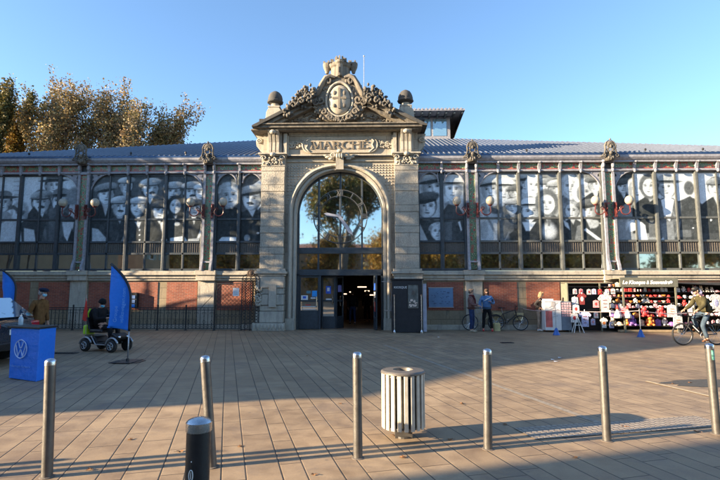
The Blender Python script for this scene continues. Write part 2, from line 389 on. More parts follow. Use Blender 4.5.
# pale stone drainage line crossing the square, tactile strip, painted line, dark patch
def strip(name, pts, wd, mat, z=.004):
    (x0,y0),(x1,y1)=pts; d=Vector((x1-x0,y1-y0)).normalized(); n=Vector((-d.y,d.x))*wd/2
    mb=MB(); mb.quad((x0-n.x,y0-n.y,z),(x1-n.x,y1-n.y,z),(x1+n.x,y1+n.y,z),(x0+n.x,y0+n.y,z)); return tag(mb.build(name,mat),kind='structure')
strip('drainage_line',[ground(384,345),ground(602,424)],.10,plain('pale_channel_stone',(.27,.225,.17),.6,var=.35,scale=14))
strip('painted_line',[ground(646,381.5),ground(800,418)],.055,plain('worn_cream_paint',(.55,.45,.28),.6,var=.3,scale=18),.010)
def tactile_mat():
    m,nt,bs=_nt('tactile_studs'); 
    vo=N(nt,'ShaderNodeTexVoronoi'); vo.inputs['Scale'].default_value=13; vo.inputs['Randomness'].default_value=0; nt.links.new(coords(nt,rot=(0,0,R(-16.8))),vo.inputs['Vector'])
    f=ramp(nt,[(.36,1.0),(.46,0.0)],vo.outputs['Distance']).outputs[0]
    c=mix(nt,(.20,.16,.125),(.36,.31,.245),math_(nt,'MULTIPLY',f,ramp(nt,[(.3,.35),(.6,1.0)],noise(nt,coords(nt),7,5)).outputs[0]))
    nt.links.new(c,bs.inputs['Base Color']); bs.inputs['Roughness'].default_value=.6
    bump(nt,bs,f,.8,.008); return m
a,b=ground(524,434),ground(712,421)
strip('tactile_paving',[a,b],.46,tactile_mat(),.008)
gx,gy=ground(742,384)
mb=MB(); n=24
mb.add([(gx+1.35*math.cos(2*PI*i/n)*(1+.12*math.sin(i*2.3)),gy+.42*math.sin(2*PI*i/n)*(1+.1*math.cos(i*1.7)),.005) for i in range(n)],[tuple(range(n))])
tag(mb.build('dark_patch',plain('blackish',(.05,.048,.045),.85,var=.3,scale=20)),kind='structure')  # flat irregular oval, darker than the paving around it
for (px,py,lab) in ((64,353.5,'long dark drain grate left of the mobility scooter'),(507,343,'small dark drain grate beyond the steel bollards')):
    x,y=ground(px,py); mb=MB(); L=.34 if px<100 else .2
    mb.cbox(-L,L,-.11,.11,0,.012,.004)
    for i in range(9): mb.box(-L+.03+i*(2*L-.06)/9,-L+.045+i*(2*L-.06)/9,-.09,.09,.0125,.018)
    tag(mb.build('drain_grate',M['black'],loc=(x,y,.004)),lab,'drain')

# ------------------------------------------------------------------ trees
def leaf_mesh(name, centres, size, cols, seed=0, squash=1.0):
    rng=np.random.default_rng(seed); C=np.array(centres); n=len(C)
    a=rng.normal(size=(n,3)); a/=np.linalg.norm(a,axis=1)[:,None]; b=rng.normal(size=(n,3)); b-=a*(a*b).sum(1)[:,None]; b/=np.linalg.norm(b,axis=1)[:,None]
    s=size*rng.uniform(.6,1.35,(n,1)); c2=np.cross(a,b)*rng.uniform(-.35,.35,(n,1))*s
    V=np.stack([C-a*s,C-b*s*.8+c2,C+a*s,C+b*s*.8+c2],1).reshape(-1,3)
    me=bpy.data.meshes.new(name); me.vertices.add(4*n); me.vertices.foreach_set('co',V.astype(np.float32).ravel())
    me.loops.add(4*n); me.loops.foreach_set('vertex_index',np.arange(4*n,dtype=np.int32))
    me.polygons.add(n); me.polygons.foreach_set('loop_start',np.arange(0,4*n,4,dtype=np.int32)); me.polygons.foreach_set('loop_total',np.full(n,4,dtype=np.int32))
    at=me.color_attributes.new('tint','FLOAT_COLOR','POINT')
    cc=np.repeat(np.concatenate([cols,np.ones((n,1))],1),4,axis=0); at.data.foreach_set('color',cc.astype(np.float32).ravel())
    me.update(); me.validate(); return me
PALS={'autumn':[(.22,.14,.06),(.30,.20,.08),(.12,.095,.045),(.18,.145,.06),(.36,.27,.12),(.10,.10,.045),(.19,.125,.075),(.25,.20,.12)],
      'gold':[(.36,.22,.04),(.42,.27,.06),(.24,.17,.04),(.12,.11,.03),(.26,.13,.03)],
      'olive':[(.07,.085,.025),(.10,.10,.03),(.15,.125,.035),(.05,.065,.022),(.20,.13,.04)],
      'dark':[(.05,.06,.025),(.07,.075,.025),(.11,.095,.03),(.15,.11,.035)]}
def make_tree(name, H, spread, nleaf, leaf, pal, seed, trunk_r=.22, base=.3, clump=.5, up=.55, levels=4, W=0):
    rng=random.Random(seed); t=MB(); tips=[]
    def grow(p,d,L,r,k):
        pts=[p]; rr=[r]; q=p.copy(); dd=d.copy(); n=4
        for i in range(n):
            dd=(dd+Vector((rng.gauss(0,.11),rng.gauss(0,.11),rng.gauss(0,.06)+.05*up))).normalized()
            q=q+dd*L/n; pts.append(q.copy()); rr.append(r*(1-.42*(i+1)/n))
            if k>=2: tips.append((q.copy(),k))
        t.tube(pts,rr,7 if k<2 else 4)
        if k>=levels: return
        m=rng.randint(3,4) if k<3 else 3
        for j in range(m):
            a=rng.uniform(0,2*PI); an=rng.uniform(.35,.8)*spread
            u=dd.orthogonal().normalized(); u.rotate(Quaternion(dd,a)); nd=(dd*math.cos(an)+u*math.sin(an)+Vector((0,0,.18*up))).normalized()
            st=pts[-1] if j<2 else pts[rng.randint(2,3)]
            grow(st.copy(),nd,L*rng.uniform(.62,.82),rr[-1]*rng.uniform(.6,.8),k+1)
    grow(Vector((0,0,0)),Vector((0,0,1)),H*base,trunk_r,0)
    zmax=max(q.z for q,k in tips); f=H/zmax
    # scale to the wanted height
    t.v=[(x*f**.5,y*f**.5,z*f) for x,y,z in t.v]; tips=[(Vector((q.x*f**.5,q.y*f**.5,q.z*f)),k) for q,k in tips]
    hi=[q for q,k in tips if k>=levels-1]
    nr=np.random.default_rng(seed); idx=nr.integers(0,len(hi),nleaf)
    C=np.array([hi[i] for i in idx])+nr.normal(0,clump,(nleaf,3))*np.array([1,1,.8])
    if W:
        c0=np.median(C[:,:2],axis=0); rr=np.percentile(np.hypot(*(C[:,:2]-c0).T),94); k=(W/2)/rr; kz=H/np.percentile(C[:,2],99.7)
        C[:,:2]=(C[:,:2]-c0)*k; C[:,2]*=kz; t.v=[((x-c0[0])*k,(y-c0[1])*k,z*kz) for x,y,z in t.v]
    pal=np.array(PALS[pal]); cl=nr.integers(0,len(pal),len(hi))
    col=np.where(nr.random((nleaf,1))<.6,pal[cl[idx]],pal[nr.integers(0,len(pal),nleaf)])*nr.uniform(.75,1.25,(nleaf,1))
    root=empty(name)
    tr=t.build('trunk',M['bark'],root,smooth=True)
    me=leaf_mesh('crown',C,leaf,col,seed); me.materials.append(M['leaf'])
    c=bpy.data.objects.new('crown',me); COL.objects.link(c); c.parent=root
    return root
# trees that rise beyond the roof on the left; (pixel x of the crown, distance, height, ...)
far=[(2,78,36,6.3,'dark','dark green pointed tree at the far left beyond the hall roof'),
     (21,112,39,4.5,'gold','golden yellow tree between the dark tree and the brown trees at the left'),
     (45,102,42,6,'dark','narrow brown-green tree left of the tall russet one'),
     (80,78,39,9.5,'autumn','tallest russet plane tree above the roof with its branches showing'),
     (108,88,42,9,'autumn','russet plane tree just right of the tallest one'),
     (128,88,43,7,'autumn','rounded orange brown plane tree above the middle of the left roof'),
     (150,104,44,6,'autumn','lower orange brown plane tree near the right end of the row'),
     (170,124,46,4.5,'olive','small thin olive tree at the right end, its crown just clearing the roof')]
for i,(px,py,Yd,Wd_,pal,lab) in enumerate(far):
    x,H=atY(px,py,Yd)
    pr = make_tree('plane_tree',H,.7,15500 if pal!='olive' else 9000,.088,pal,30+i,.3,.28,.30,1.0,W=Wd_*1.12)
    pr.location=(x,Yd,0); pr.rotation_euler.z=i*1.3
    tag(pr,lab,'tree','trees beyond the market hall')
# trees at the left side of the square (outside the picture; they dapple the facade)
side=[((-20.6,17.9),11.2,41,2400,1.0),((-20.8,15.4),11.0,42,950,1.0),((-20.9,13.9),12.6,43,2600,.5)]
for (x,y),H,sd_,nl,sp_ in side:
    t=make_tree('plane_tree',H,sp_,nl,.15,'autumn',sd_,.2,.42,.45,.9)
    t.location=(x,y,0); t.scale=(.55,.55,1) if sd_<43 else (.42,.42,1); tag(t,'plane tree on the left edge of the square %s the houses'%{41:'nearest the hall, before',42:'midway along',43:'tallest of three, beside'}[sd_],'tree','trees on the left edge of the square')
# row behind the photographer, seen mirrored in the arch and in the low windows
t=make_tree('plane_tree',20,1.0,19000,.16,'olive',77,.36,.12,.6,.8,W=11.5); t.location=(-1.6,-15,0)
tag(t,'big plane tree behind the camera, mirrored in the arched window','tree','trees opposite the market hall')
t2=make_tree('plane_tree',11,1.15,10000,.19,'gold',78,.25,.16,.8,.6); t2.location=(-12.5,-24,0)
tag(t2,'golden plane tree opposite the hall, first of the row','tree','trees opposite the market hall')
nm=['second','third','fourth','fifth','sixth','seventh','eighth','ninth','tenth','eleventh','twelfth','thirteenth','fourteenth','fifteenth','sixteenth']
for k,(x,y,s,rz) in enumerate([(-20,-26,.9,1),(-30,-25,1,2),(7.5,-22,1,3),(15,-24,.95,4),(24,-23,1,5),(33,-25,1.05,.5),(2,-28,.95,2.6),(41,-24,1,4.4),(49,-25,1.1,2),(-39,-24,1,1.5),(-47,-25,1,3.3),(-5.5,-27,.9,5),(11,-27,.95,.7),(28.5,-27,1,3.9),(-25,-29,1,.3)]):
    c=copy_tree(t2); c.location=(x,y,0); c.scale=(s,s,s); c.rotation_euler.z=rz
    c['label']='golden plane tree opposite the hall, %s of the row'%nm[k]

# ------------------------------------------------------------------ houses outside the picture, on the left and behind
M['render']=plain('ochre_render',(.24,.17,.10),.85,var=.15,scale=1.2)
M['tile']=plain('clay_tiles',(.30,.13,.08),.8,var=.35,scale=5)
M['shutter']=plain('grey_green_shutter',(.16,.2,.17),.6)
def house(label, poly_yz, x0, x1, roofpts, wins, face):
    t=empty('town_house',(x0,0,0),0,label,'house','houses round the square')
    mb=MB(); mb.extr(poly_yz,0,0,x1-x0); mb.build('wall',M['render'],t)
    r=MB()
    for (ya,za),(yb,zb) in roofpts:
        r.extr([(ya,za+.01),(yb,zb+.01),(yb,zb+.13),(ya,za+.13)],0,-.15,x1-x0+.0)
    r.build('roof',M['tile'],t)
    for (y,z) in wins:
        f=MB(); xs=(x1-x0)
        f.box(xs,xs+.05,y-.5,y+.5,z-.75,z+.75); o=f.build('window',M['white'],t)
        g=MB(); g.box(xs+.051,xs+.06,y-.42,y+.42,z-.67,z+.67); g.build('pane',M['glass_low'],o)
        for s in (-1,1):
            q=MB(); q.box(xs+.01,xs+.05,y+s*.78-.24,y+s*.78+.24,z-.75,z+.75); q.build('shutter',M['shutter'],o)
    return t
house('ochre house with a mansard roof on the left edge of the square',[(1,0),(15.8,0),(15.8,4.7),(12.4,8.1),(9.5,8.1),(6,8.3),(3,6.05),(1,5.4)],-32,-22,
      [((.8,5.35),(3,6.05)),((3,6.05),(6,8.3)),((6,8.3),(9.5,8.1)),((9.5,8.1),(12.4,8.1)),((12.4,8.1),(15.9,4.6))],[(4,2.2),(7,2.2),(10,2.2),(13,2.2),(7,5.6),(10,5.6)],1)
house('tall ochre house at the corner nearest the market hall',[(17.4,0),(25,0),(25,10.6),(21,12),(17.4,10.6)],-34,-22.5,
      [((17.2,10.6),(21,12)),((21,12),(25.2,10.6))],[(19.5,2.2),(23,2.2),(19.5,5.6),(23,5.6)],1)
house('plain ochre house left of the photographer',[(-9.5,0),(-3.7,0),(-3.7,8.2),(-6.6,9.2),(-9.5,8.2)],-26,-22,
      [((-9.7,8.2),(-6.6,9.2)),((-6.6,9.2),(-3.7,8.2))],[(-5.2,2.2),(-7.8,2.2),(-5.2,5.6),(-7.8,5.6)],1)
t=empty('town_house',(0,0,0),0,'long rendered terrace behind the row of plane trees','house','houses round the square')
mb=MB(); mb.box(-50,45,-52,-40,0,8.5); mb.build('wall',M['render'],t)
mb=MB(); mb.extr([(-52.4,8.5),(-39.6,8.5),(-46,10.6)],0,-50.3,45.3); mb.build('roof',M['tile'],t)
for k in range(22):
    for z in (2.2,5.8):
        f=MB(); x=-46+k*4.1; f.box(x-.5,x+.5,-40,-39.94,z-.8,z+.8); f.build('window',M['glass_low'],t)
# ------------------------------------------------------------------ the market hall; local frame: x from the portal axis, y into the building
HX,HY=-1.4,21.0
hall=empty('market_hall',(HX,HY,0),0,'long iron, glass and brick market hall with a carved stone portal and photo-printed windows','market hall')
XL,XR=-18.6,23.6
def L(px,py,y=0.0):
    X,Z=atY(px,py,HY+y); return X-HX,Z
rng=random.Random(5)
# columns of the iron facade (local x) and bays
COLX=[-17.4,-11.55,-5.85,5.82,11.78,17.7,23.5]
PH=3.45                     # portal half width (pilaster outer face)
# plinth wall with brick panels ----------------------------------------------------------
pl=MB()
for x0,x1 in ((XL,-PH+.0),(PH,XR)):
    pl.box(x0,x1,0.06,.5,0,2.12)
pl.build('facade_wall',M['plinth'],hall)
co=MB()
for x0,x1 in ((XL,-PH),(PH,XR)):
    co.box(x0,x1,-.03,.5,0,.22)
    co.box(x0,x1,-.02,.5,2.12,2.22); co.box(x0,x1,-.08,.5,2.22,2.36); co.box(x0,x1,-.17,.5,2.36,2.46); co.box(x0,x1,-.13,.5,2.46,2.54)
for x in COLX:
    co.box(x-.36,x+.36,-.06,.1,.22,2.12); co.box(x-.42,x+.42,-.2,.1,2.12,2.36); co.box(x-.46,x+.46,-.26,.1,2.36,2.56)
    co.box(x-.42,x+.42,-.1,.1,0,.24)
co.build('sill_cornice',M['stone_trim'],hall,bevel=.012)
def brickpanels(xs):
    for x0,x1 in xs:
        m=MB(); m.box(x0,x1,.035,.2,.84,2.06); m.build('brick_panel',M['brick'],hall)
bays=[(XL+.1,-17.9)]+[(COLX[i]+.4,COLX[i+1]-.4) for i in (0,1)]+[(COLX[2]+.4,-PH-.35),(PH+.3,COLX[3]-.4)]+[(COLX[i]+.4,COLX[i+1]-.4) for i in (3,4,5)]
for x0,x1 in bays:
    wd=x1-x0
    if wd<3: brickpanels([(x0+.05,x1-.05)])
    else:
        n=3; g=.34; ww=(wd-(n-1)*g)/n
        brickpanels([(x0+k*(ww+g)+.03,x0+k*(ww+g)+ww-.03) for k in range(n)])
# eave gutter, frieze -------------------------------------------------------------------
for x0,x1 in ((XL,-PH+.2),(PH-.2,XR)):
    g=MB(); g.extr([(-.20,7.30),(.4,7.30),(.4,7.66),(-.26,7.66),(-.29,7.60),(-.29,7.50),(-.24,7.42),(-.18,7.37)],0,x0,x1)
    g.box(x0,x1,-.10,.3,6.93,7.02); g.build('eave_gutter',M['iron_pale'],hall,bevel=.01)
    for z,h in ((7.02,.055),(7.30,.055)):
        b=MB(); b.box(x0,x1,-.035,.1,z,z+h); b.build('frieze_border',M['red_border'],hall)
    b=MB(); b.box(x0,x1,-.02,.12,7.075,7.30); b.build('frieze_tiles',M['ceramic'],hall)
# window bays ---------------------------------------------------------------------------
Z0,Z1,Z2,Z3,ZT=2.56,3.32,3.84,4.86,6.93
WY=.07
def console(mb,x):
    mb.extr([(-.05,6.98),(.0,6.98),(.0,7.34),(-.22,7.34),(-.22,7.30),(-.17,7.26),(-.13,7.12),(-.12,7.02)],0,x-.055,x+.055)
    mb.ball((x,-.12,6.93),(.06,.06,.09)); mb.ball((x,-.27,7.30),(.06,.045,.045))
def lace(mb,xc,zt,w,h,side,y=.0):
    """pierced cast spandrel filling the corner outside a quarter ellipse; side=+1 corner at right"""
    st=.034; nx=int(w/st); nz=int(h/st)
    for i in range(nx):
        for k in range(nz):
            a=(i+.5)/nx; b=(k+.5)/nz            # a: from free end to corner, b: from bottom to top
            e=math.hypot(a,b)
            if e<1.0: continue
            u,v=a*w*9,b*h*9
            hole=(math.sin(u*1.7+1.3*math.sin(v*1.1))*math.sin(v*1.7+1.1*math.cos(u)))>.18
            if hole and e>1.09 and a<.95 and b<.95: continue
            x0=xc+side*(a*w-st/2)-0; x1=xc+side*(a*w+st/2)
            z=zt-h+b*h
            mb.box(min(x0,x1),max(x0,x1),y,y+.04,z-st/2,z+st/2)
    n=14; pts=[(xc+side*w*math.cos(PI/2*i/n),y+.0,zt-h+h*math.sin(PI/2*i/n)) for i in range(n+1)]
    mb.tube(pts,.032,6)
def crestshell(mb,x):
    # scrolled shell ornament that breaks through the gutter over each column
    y=-.44
    mb.box(x-.22,x+.22,-.42,-.25,7.30,7.72)
    for s in (-1,1):
        for (xc,zc,r0,w) in ((.20,7.72,.13,.045),(.17,8.10,.10,.04),(.33,7.52,.10,.04)):
            pts=[]
            for i in range(20):
                a=i/19*2.3*PI; r=r0*(1-i/24); pts.append((x+s*(xc-r*math.cos(a)*.9),y,zc+r*math.sin(a)))
            mb.tube(pts,[w*(1-i/32) for i in range(20)],5)
        mb.tube([(x+s*.30,y,7.62),(x+s*.25,y,7.85),(x+s*.27,y,8.02),(x+s*.20,y,8.2),(x+s*.06,y,8.30)],[.04,.045,.05,.04,.025],5)
        mb.ball((x+s*.42,-.4,7.50),(.08,.05,.045)); mb.ball((x+s*.10,-.46,7.42),(.05,.05,.09)); mb.ball((x+s*.12,-.46,7.90),(.05,.05,.07))
    for k in range(9):
        a=R(8+k*20.5); mb.tube([(x,-.44,7.92),(x+.13*math.cos(a),-.47,7.98+.15*math.sin(a)),(x+.20*math.cos(a),-.45,8.0+.27*math.sin(a))],[.02,.035,.03],5)
    mb.ball((x,-.48,7.98),(.07,.06,.10)); mb.ball((x,-.47,7.66),(.09,.07,.10)); mb.ball((x,-.46,7.38),(.07,.06,.09)); mb.ball((x,-.45,8.34),(.05,.05,.06))
# --- the column itself
def column(x):
    mb=MB()
    for s in (-1,1):
        xx=x+s*.205
        mb.box(xx-.052,xx+.052,-.14,.1,2.56,7.40)
        mb.extr([(-.14,2.56),(-.30,2.56),(-.27,2.75),(-.17,3.0),(-.14,3.1)],0,xx-.052,xx+.052)
        mb.ball((xx,-.17,7.18),(.07,.07,.14)); mb.ball((xx,-.2,7.34),(.08,.09,.07)); mb.ball((xx,-.16,6.95),(.06,.05,.08))
        mb.box(xx-.07,xx+.07,-.16,.1,4.84,4.92)
    mb.box(x-.26,x+.26,-.15,.1,2.90,2.97); mb.box(x-.26,x+.26,-.15,.1,6.88,6.98)
    o=mb.build('iron_column',M['iron_pale'],hall)
    c=MB(); c.box(x-.155,x+.155,-.06,.1,2.6,6.9); c.build('ceramic_panel',M['ceramic_fine'],o)
    c=MB(); c.box(x-.155,x+.155,-.05,.1,6.98,7.36); c.build('niche_panel',M['iron_black'],o)
    c=MB(); crestshell(c,x); c.move(Matrix.Translation((x,-.42,7.45))@Matrix.Diagonal((.86,1,.88,1))@Matrix.Translation((-x,.42,-7.45))); c.build('shell_crest',M['stone_soot'],o,smooth=True)
    # a pair of globe lamps on scrolled red brackets
    for s in (-1,1):
        b=MB(); bx=x+s*.2
        for k in range(3): b.torus((bx,-.2,5.06+k*.16),.085,.026,'x',12,5)
        b.box(bx-.05,bx+.05,-.24,-.12,4.86,5.5)
        pts=[(bx,-.22,5.02)]
        for i in range(15):
            a=-PI*.75+i/14*PI*1.25; pts.append((x+s*(.55+.2*math.sin(a)),-.34,5.12-.18*math.cos(a)))
        pts.append((x+s*.72,-.36,5.36)); b.tube(pts,.026,6)
        pts=[(x+s*(.40+.10*math.cos(i/10*2*PI)*(1-i/20)),-.3,5.22+.10*math.sin(i/10*2*PI)*(1-i/20)) for i in range(11)]; b.tube(pts,.02,5)
        b.lathe([(.03,0),(.08,.02),(.10,.05),(.10,.07),(.07,.08)],(x+s*.72,-.36,5.33),10)
        lo=b.build('wall_lamp',M['red_iron'],hall,smooth=True,auto=40)
        g=MB(); g.ball((x+s*.72,-.36,5.56),(.185,.185,.2),16,12); g.build('globe',M['lampglass'],lo,smooth=True)
for x in COLX: column(x)
# --- printed photographs ------------------------------------------------------------------
class Print:
    def __init__(s,x0,x1,z0,z1,st=.03,bgc=.5,seed=0):
        s.nx=max(2,int((x1-x0)/st)); s.nz=max(2,int((z1-z0)/st)); s.x0,s.x1,s.z0,s.z1=x0,x1,z0,z1
        xs=np.linspace(x0,x1,s.nx+1); zs=np.linspace(z0,z1,s.nz+1); s.X,s.Z=np.meshgrid(xs,zs)
        s.V=np.full(s.X.shape,bgc); s.r=np.random.default_rng(seed)
    def ell(s,cx,cz,rx,rz,rot=0,soft=.18):
        c,n=math.cos(rot),math.sin(rot); u=((s.X-cx)*c+(s.Z-cz)*n)/rx; v=(-(s.X-cx)*n+(s.Z-cz)*c)/rz
        return np.clip((1+soft/2-np.sqrt(u*u+v*v))/soft,0,1),u,v
    def put(s,m,val): s.V=s.V*(1-m)+val*m
    def poly(s,pts,val,soft=.04):
        ins=np.zeros(s.X.shape,bool); dm=np.full(s.X.shape,1e9); n=len(pts)
        for i in range(n):
            (ax,az),(bx,bz)=pts[i],pts[(i+1)%n]
            cond=((az>s.Z)!=(bz>s.Z)); xi=(bx-ax)*(s.Z-az)/((bz-az) or 1e-9)+ax; ins^=cond&(s.X<xi)
            dx,dz=bx-ax,bz-az; t=np.clip(((s.X-ax)*dx+(s.Z-az)*dz)/(dx*dx+dz*dz+1e-12),0,1)
            dm=np.minimum(dm,np.hypot(s.X-ax-t*dx,s.Z-az-t*dz))
        m=np.clip(np.where(ins,dm,-dm)/soft+.5,0,1); s.put(m,val)
    def head(s,cx,cz,r,hat='cap',turn=0.,face=.9,hatv=.80,coat=.12,tash=False,body=True,hair=.15):
        rr=s.r; tl=rr.uniform(-.14,.14); r=r*rr.uniform(1.02,1.14); turn=turn or rr.uniform(-.45,.45); lit=rr.choice([-1,1],p=[.35,.65])
        ct,sn=math.cos(tl),math.sin(tl)
        def E(dx,dz,rx,rz,val,amt,soft=.6,rot=0.):
            x,z=cx+r*(dx*ct-dz*sn),cz+r*(dx*sn+dz*ct); m,_,_=s.ell(x,z,r*rx,r*rz,tl+rot,soft); s.put(m*amt,val)
        if body:
            s.poly([(cx-r*2.1,cz-r*5),(cx-r*2.0,cz-r*2.1),(cx-r*1.2,cz-r*1.45),(cx-r*.5,cz-r*1.0),(cx+r*.5,cz-r*1.0),(cx+r*1.2,cz-r*1.45),(cx+r*2.0,cz-r*2.1),(cx+r*2.1,cz-r*5)],coat)
            for _ in range(5):       # folds and lapels of the coat
                a=rr.uniform(-1.5,1.5); z0=rr.uniform(-4,-1.8); m,_,_=s.ell(cx+r*a,cz+r*z0,r*rr.uniform(.08,.16),r*rr.uniform(.5,1.1),rr.uniform(-.5,.5),.9); s.put(m*.6,np.clip(coat*rr.choice([.4,1.9]),0,.9))
            s.poly([(cx-r*.38,cz-r*.9),(cx+r*.38,cz-r*.9),(cx+r*.08,cz-r*rr.uniform(1.6,2.3))],face*rr.uniform(.6,.95))
            s.poly([(cx-r*.85,cz-r*1.3),(cx-r*.4,cz-r*1.1),(cx+r*.0,cz-r*2.6),(cx-r*.5,cz-r*2.5)],coat*.6+.04)
        E(0,.15,.95,1.15,hair,1,.15)
        rw=.78; x,z=cx+turn*r*.10,cz
        m,u,v=s.ell(x,z,r*rw,r,tl,.16)
        jaw=np.clip(1-np.clip(-v-.35,0,1)*np.abs(u)*1.6,0,1)
        shade=1-.50*np.clip(lit*u*.9+.05,0,1)**1.2-.10*np.clip(v,0,1)
        s.put(m*np.clip(jaw*1.3,0,1),np.clip(face*shade,0,1))
        f=turn*.32
        E(f-.30,.14,.20,.13,face*.45,.75,.9); E(f+.30,.14,.20,.13,face*.42,.8,.9)
        for k in (-1,1):
            E(f+k*.30,.11,.085,.05,.06,.95,.6); E(f+k*.31,.29,.20,.045,.22,.75,.7,k*-.12)
        E(f+lit*.12,-.10,.075,.26,face*.55,.6,.9); E(f,-.27,.14,.05,.25,.6,.7); E(f-lit*.05,-.02,.045,.22,min(1,face*1.1),.5,.9)
        E(f,-.50,.24,.045,.15,.85,.6); E(f,-.60,.17,.05,face*.6,.6,.9); E(f,-.80,.22,.06,face*.65,.5,.9)
        E(lit*.52,-.30,.22,.50,face*.5,.45,1.0); E(-lit*.30,-.22,.18,.18,min(1,face*1.08),.5,1.0)
        if tash: E(f-.14,-.385,.20,.085,.09,.95,.5,.2); E(f+.14,-.385,.20,.085,.09,.95,.5,-.2)
        E(-.80,.0,.09,.20,face*.7,.8,.4); E(.80,.0,.09,.20,face*.6,.8,.4)
        if hat=='cap':
            m,u,v=s.ell(cx+r*.05,cz+r*.72,r*1.12,r*.46,.08); s.put(m,np.clip(hatv*(.8+.3*v-.25*u),0,1))
            m,_,_=s.ell(cx-r*.05,cz+r*.46,r*.98,r*.15,.04,soft=.3); s.put(m,hatv*.25)
            m,_,_=s.ell(cx-r*.1,cz+r*.52,r*.9,r*.10,.04,soft=.4); s.put(m,hatv*.75)
        elif hat=='beret':
            m,u,v=s.ell(cx-r*.1,cz+r*.8,r*1.3,r*.5,.2); s.put(m,np.clip(hatv*(.75+.3*v),0,1)); m,_,_=s.ell(cx,cz+r*.5,r*1.0,r*.14,.15,soft=.3); s.put(m,.12)
        elif hat=='brim':
            m,_,_=s.ell(cx,cz+r*.95,r*.85,r*.45); s.put(m,hatv); m,_,_=s.ell(cx,cz+r*.62,r*1.65,r*.17,.03,soft=.3); s.put(m,hatv*.6); m,_,_=s.ell(cx,cz+r*.70,r*.85,r*.1,soft=.4); s.put(m,.1)
        elif hat=='hood':
            m,_,_=s.ell(cx,cz+r*.1,r*1.15,r*1.4); i,_,_=s.ell(cx,cz-r*.05,r*.76,r*.98); s.put(np.clip(m-i,0,1),hatv)
        elif hat=='curls':
            for _ in range(26):
                a=s.r.uniform(.1,PI-.1); m,_,_=s.ell(cx+r*1.0*math.cos(a),cz+r*(.25+.8*math.sin(a)),r*.2,r*.18,soft=.6); s.put(m*.8,s.r.uniform(.35,.85))
    def mesh(s,name,parent,y,tintA=(.76,.86,.95),mask=None):
        n=s.r.normal(0,.035,s.V.shape); k=s.V+n*(.4+s.V)
        # soft cloth-like mottling in the dark coats
        blot=s.r.normal(0,1,(s.nz//4+3,s.nx//4+3)); bl=np.kron(blot,np.ones((4,4)))[:s.V.shape[0],:s.V.shape[1]]
        k=np.clip(k+bl*.02,0.015,.92)
        lin=.012+np.clip(k,0,1)**1.75
        C=np.stack([.012+lin*tintA[0],.016+lin*tintA[1],.017+lin*tintA[2],np.ones_like(lin)],-1)
        nv=s.X.size; me=bpy.data.meshes.new(name); me.vertices.add(nv)
        co=np.stack([s.X,np.full_like(s.X,y),s.Z],-1); me.vertices.foreach_set('co',co.astype(np.float32).ravel())
        w=s.nx+1; ii,jj=np.meshgrid(np.arange(s.nx),np.arange(s.nz)); a=(jj*w+ii).ravel(); F=np.stack([a,a+1,a+w+1,a+w],1)
        nf=len(F); me.loops.add(4*nf); me.loops.foreach_set('vertex_index',F.astype(np.int32).ravel())
        me.polygons.add(nf); me.polygons.foreach_set('loop_start',np.arange(0,4*nf,4,dtype=np.int32)); me.polygons.foreach_set('loop_total',np.full(nf,4,dtype=np.int32))
        at=me.color_attributes.new('tint','FLOAT_COLOR','POINT'); at.data.foreach_set('color',C.astype(np.float32).ravel())
        me.update(); me.validate(); me.materials.append(M['print'])
        o=bpy.data.objects.new(name,me); COL.objects.link(o); o.parent=parent; return o
P_=lambda px,py: L(px,py,WY)
px1=.0452           # one photograph pixel on the facade, in metres
def window_bay(x0,x1,n,frame_mat,prnt,spandrel,thick):
    """x0..x1 clear opening; n modules"""
    mod=(x1-x0)/n
    f=MB()
    f.box(x0,x1,.02,.22,Z0,Z0+.09); f.box(x0,x1,.02,.22,Z1-.05,Z1+.04); f.box(x0,x1,.02,.22,Z2-.05,Z2+.04); f.box(x0,x1,.04,.22,Z3-.045,Z3+.045); f.box(x0,x1,.04,.22,ZT-.09,ZT)
    for i in range(n+1):
        x=x0+i*mod; th=(.075 if i in thick else .038)
        f.box(x-th,x+th,(-.035 if i in thick else .02),.22,Z0,ZT)
        if i in thick: f.box(x-.05,x+.05,-.05,.02,2.56,ZT)
    fo=f.build('window_frame',frame_mat,hall,bevel=.008)
    p=MB(); p.box(x0,x1,.085,.2,Z1+.04,Z2-.05)
    k=0
    while x0+.1*k<x1: p.box(x0+.1*k,x0+.1*k+.02,.06,.09,Z1+.05,Z2-.06); k+=1
    p.build('spandrel_panel',M['panel_dark'],fo)
    for i in range(n):
        g=MB(); a=x0+i*mod; g.box(a+.05,a+mod-.05,.075,.085,Z0+.09,Z1-.05); g.build('pane',M['glass_low'],fo)
    for i in range(1,n):
        c=MB(); console(c,x0+i*mod); c.build('console',M['iron_pale'],fo)
    if spandrel=='wide': LL=((x0+mod,mod,mod*1.15,-1),(x1-mod,mod,mod*1.15,1))
    else: LL=((x0+mod*.55,mod*.55,mod*.72,-1),(x0+mod*.45,mod*.42,mod*.42,1),(x0+mod*1.55,mod*.42,mod*.42,-1),(x1-mod*.55,mod*.55,mod*.72,1))
    for (xc,w_,h_,sd_) in LL:
        c=MB(); lace(c,xc,ZT,w_,h_,sd_,-.02); c.build('cast_spandrel',M['iron_pale'],fo)
    prnt.mesh('photo_print',fo,WY)
    return fo
def H(pr,px,py,rpx,*a,**k):
    x,z=P_(px,py); pr.head(x,z,rpx*px1,*a,**k)
def PO(pr,pts,val,soft=.04): pr.poly([P_(a,b) for a,b in pts],val,soft)
def EL(pr,px,py,rx,ry,val,rot=0,soft=.3):
    x,z=P_(px,py); m,_,_=pr.ell(x,z,rx*px1,ry*px1,rot,soft); pr.put(m,val)
c=.27
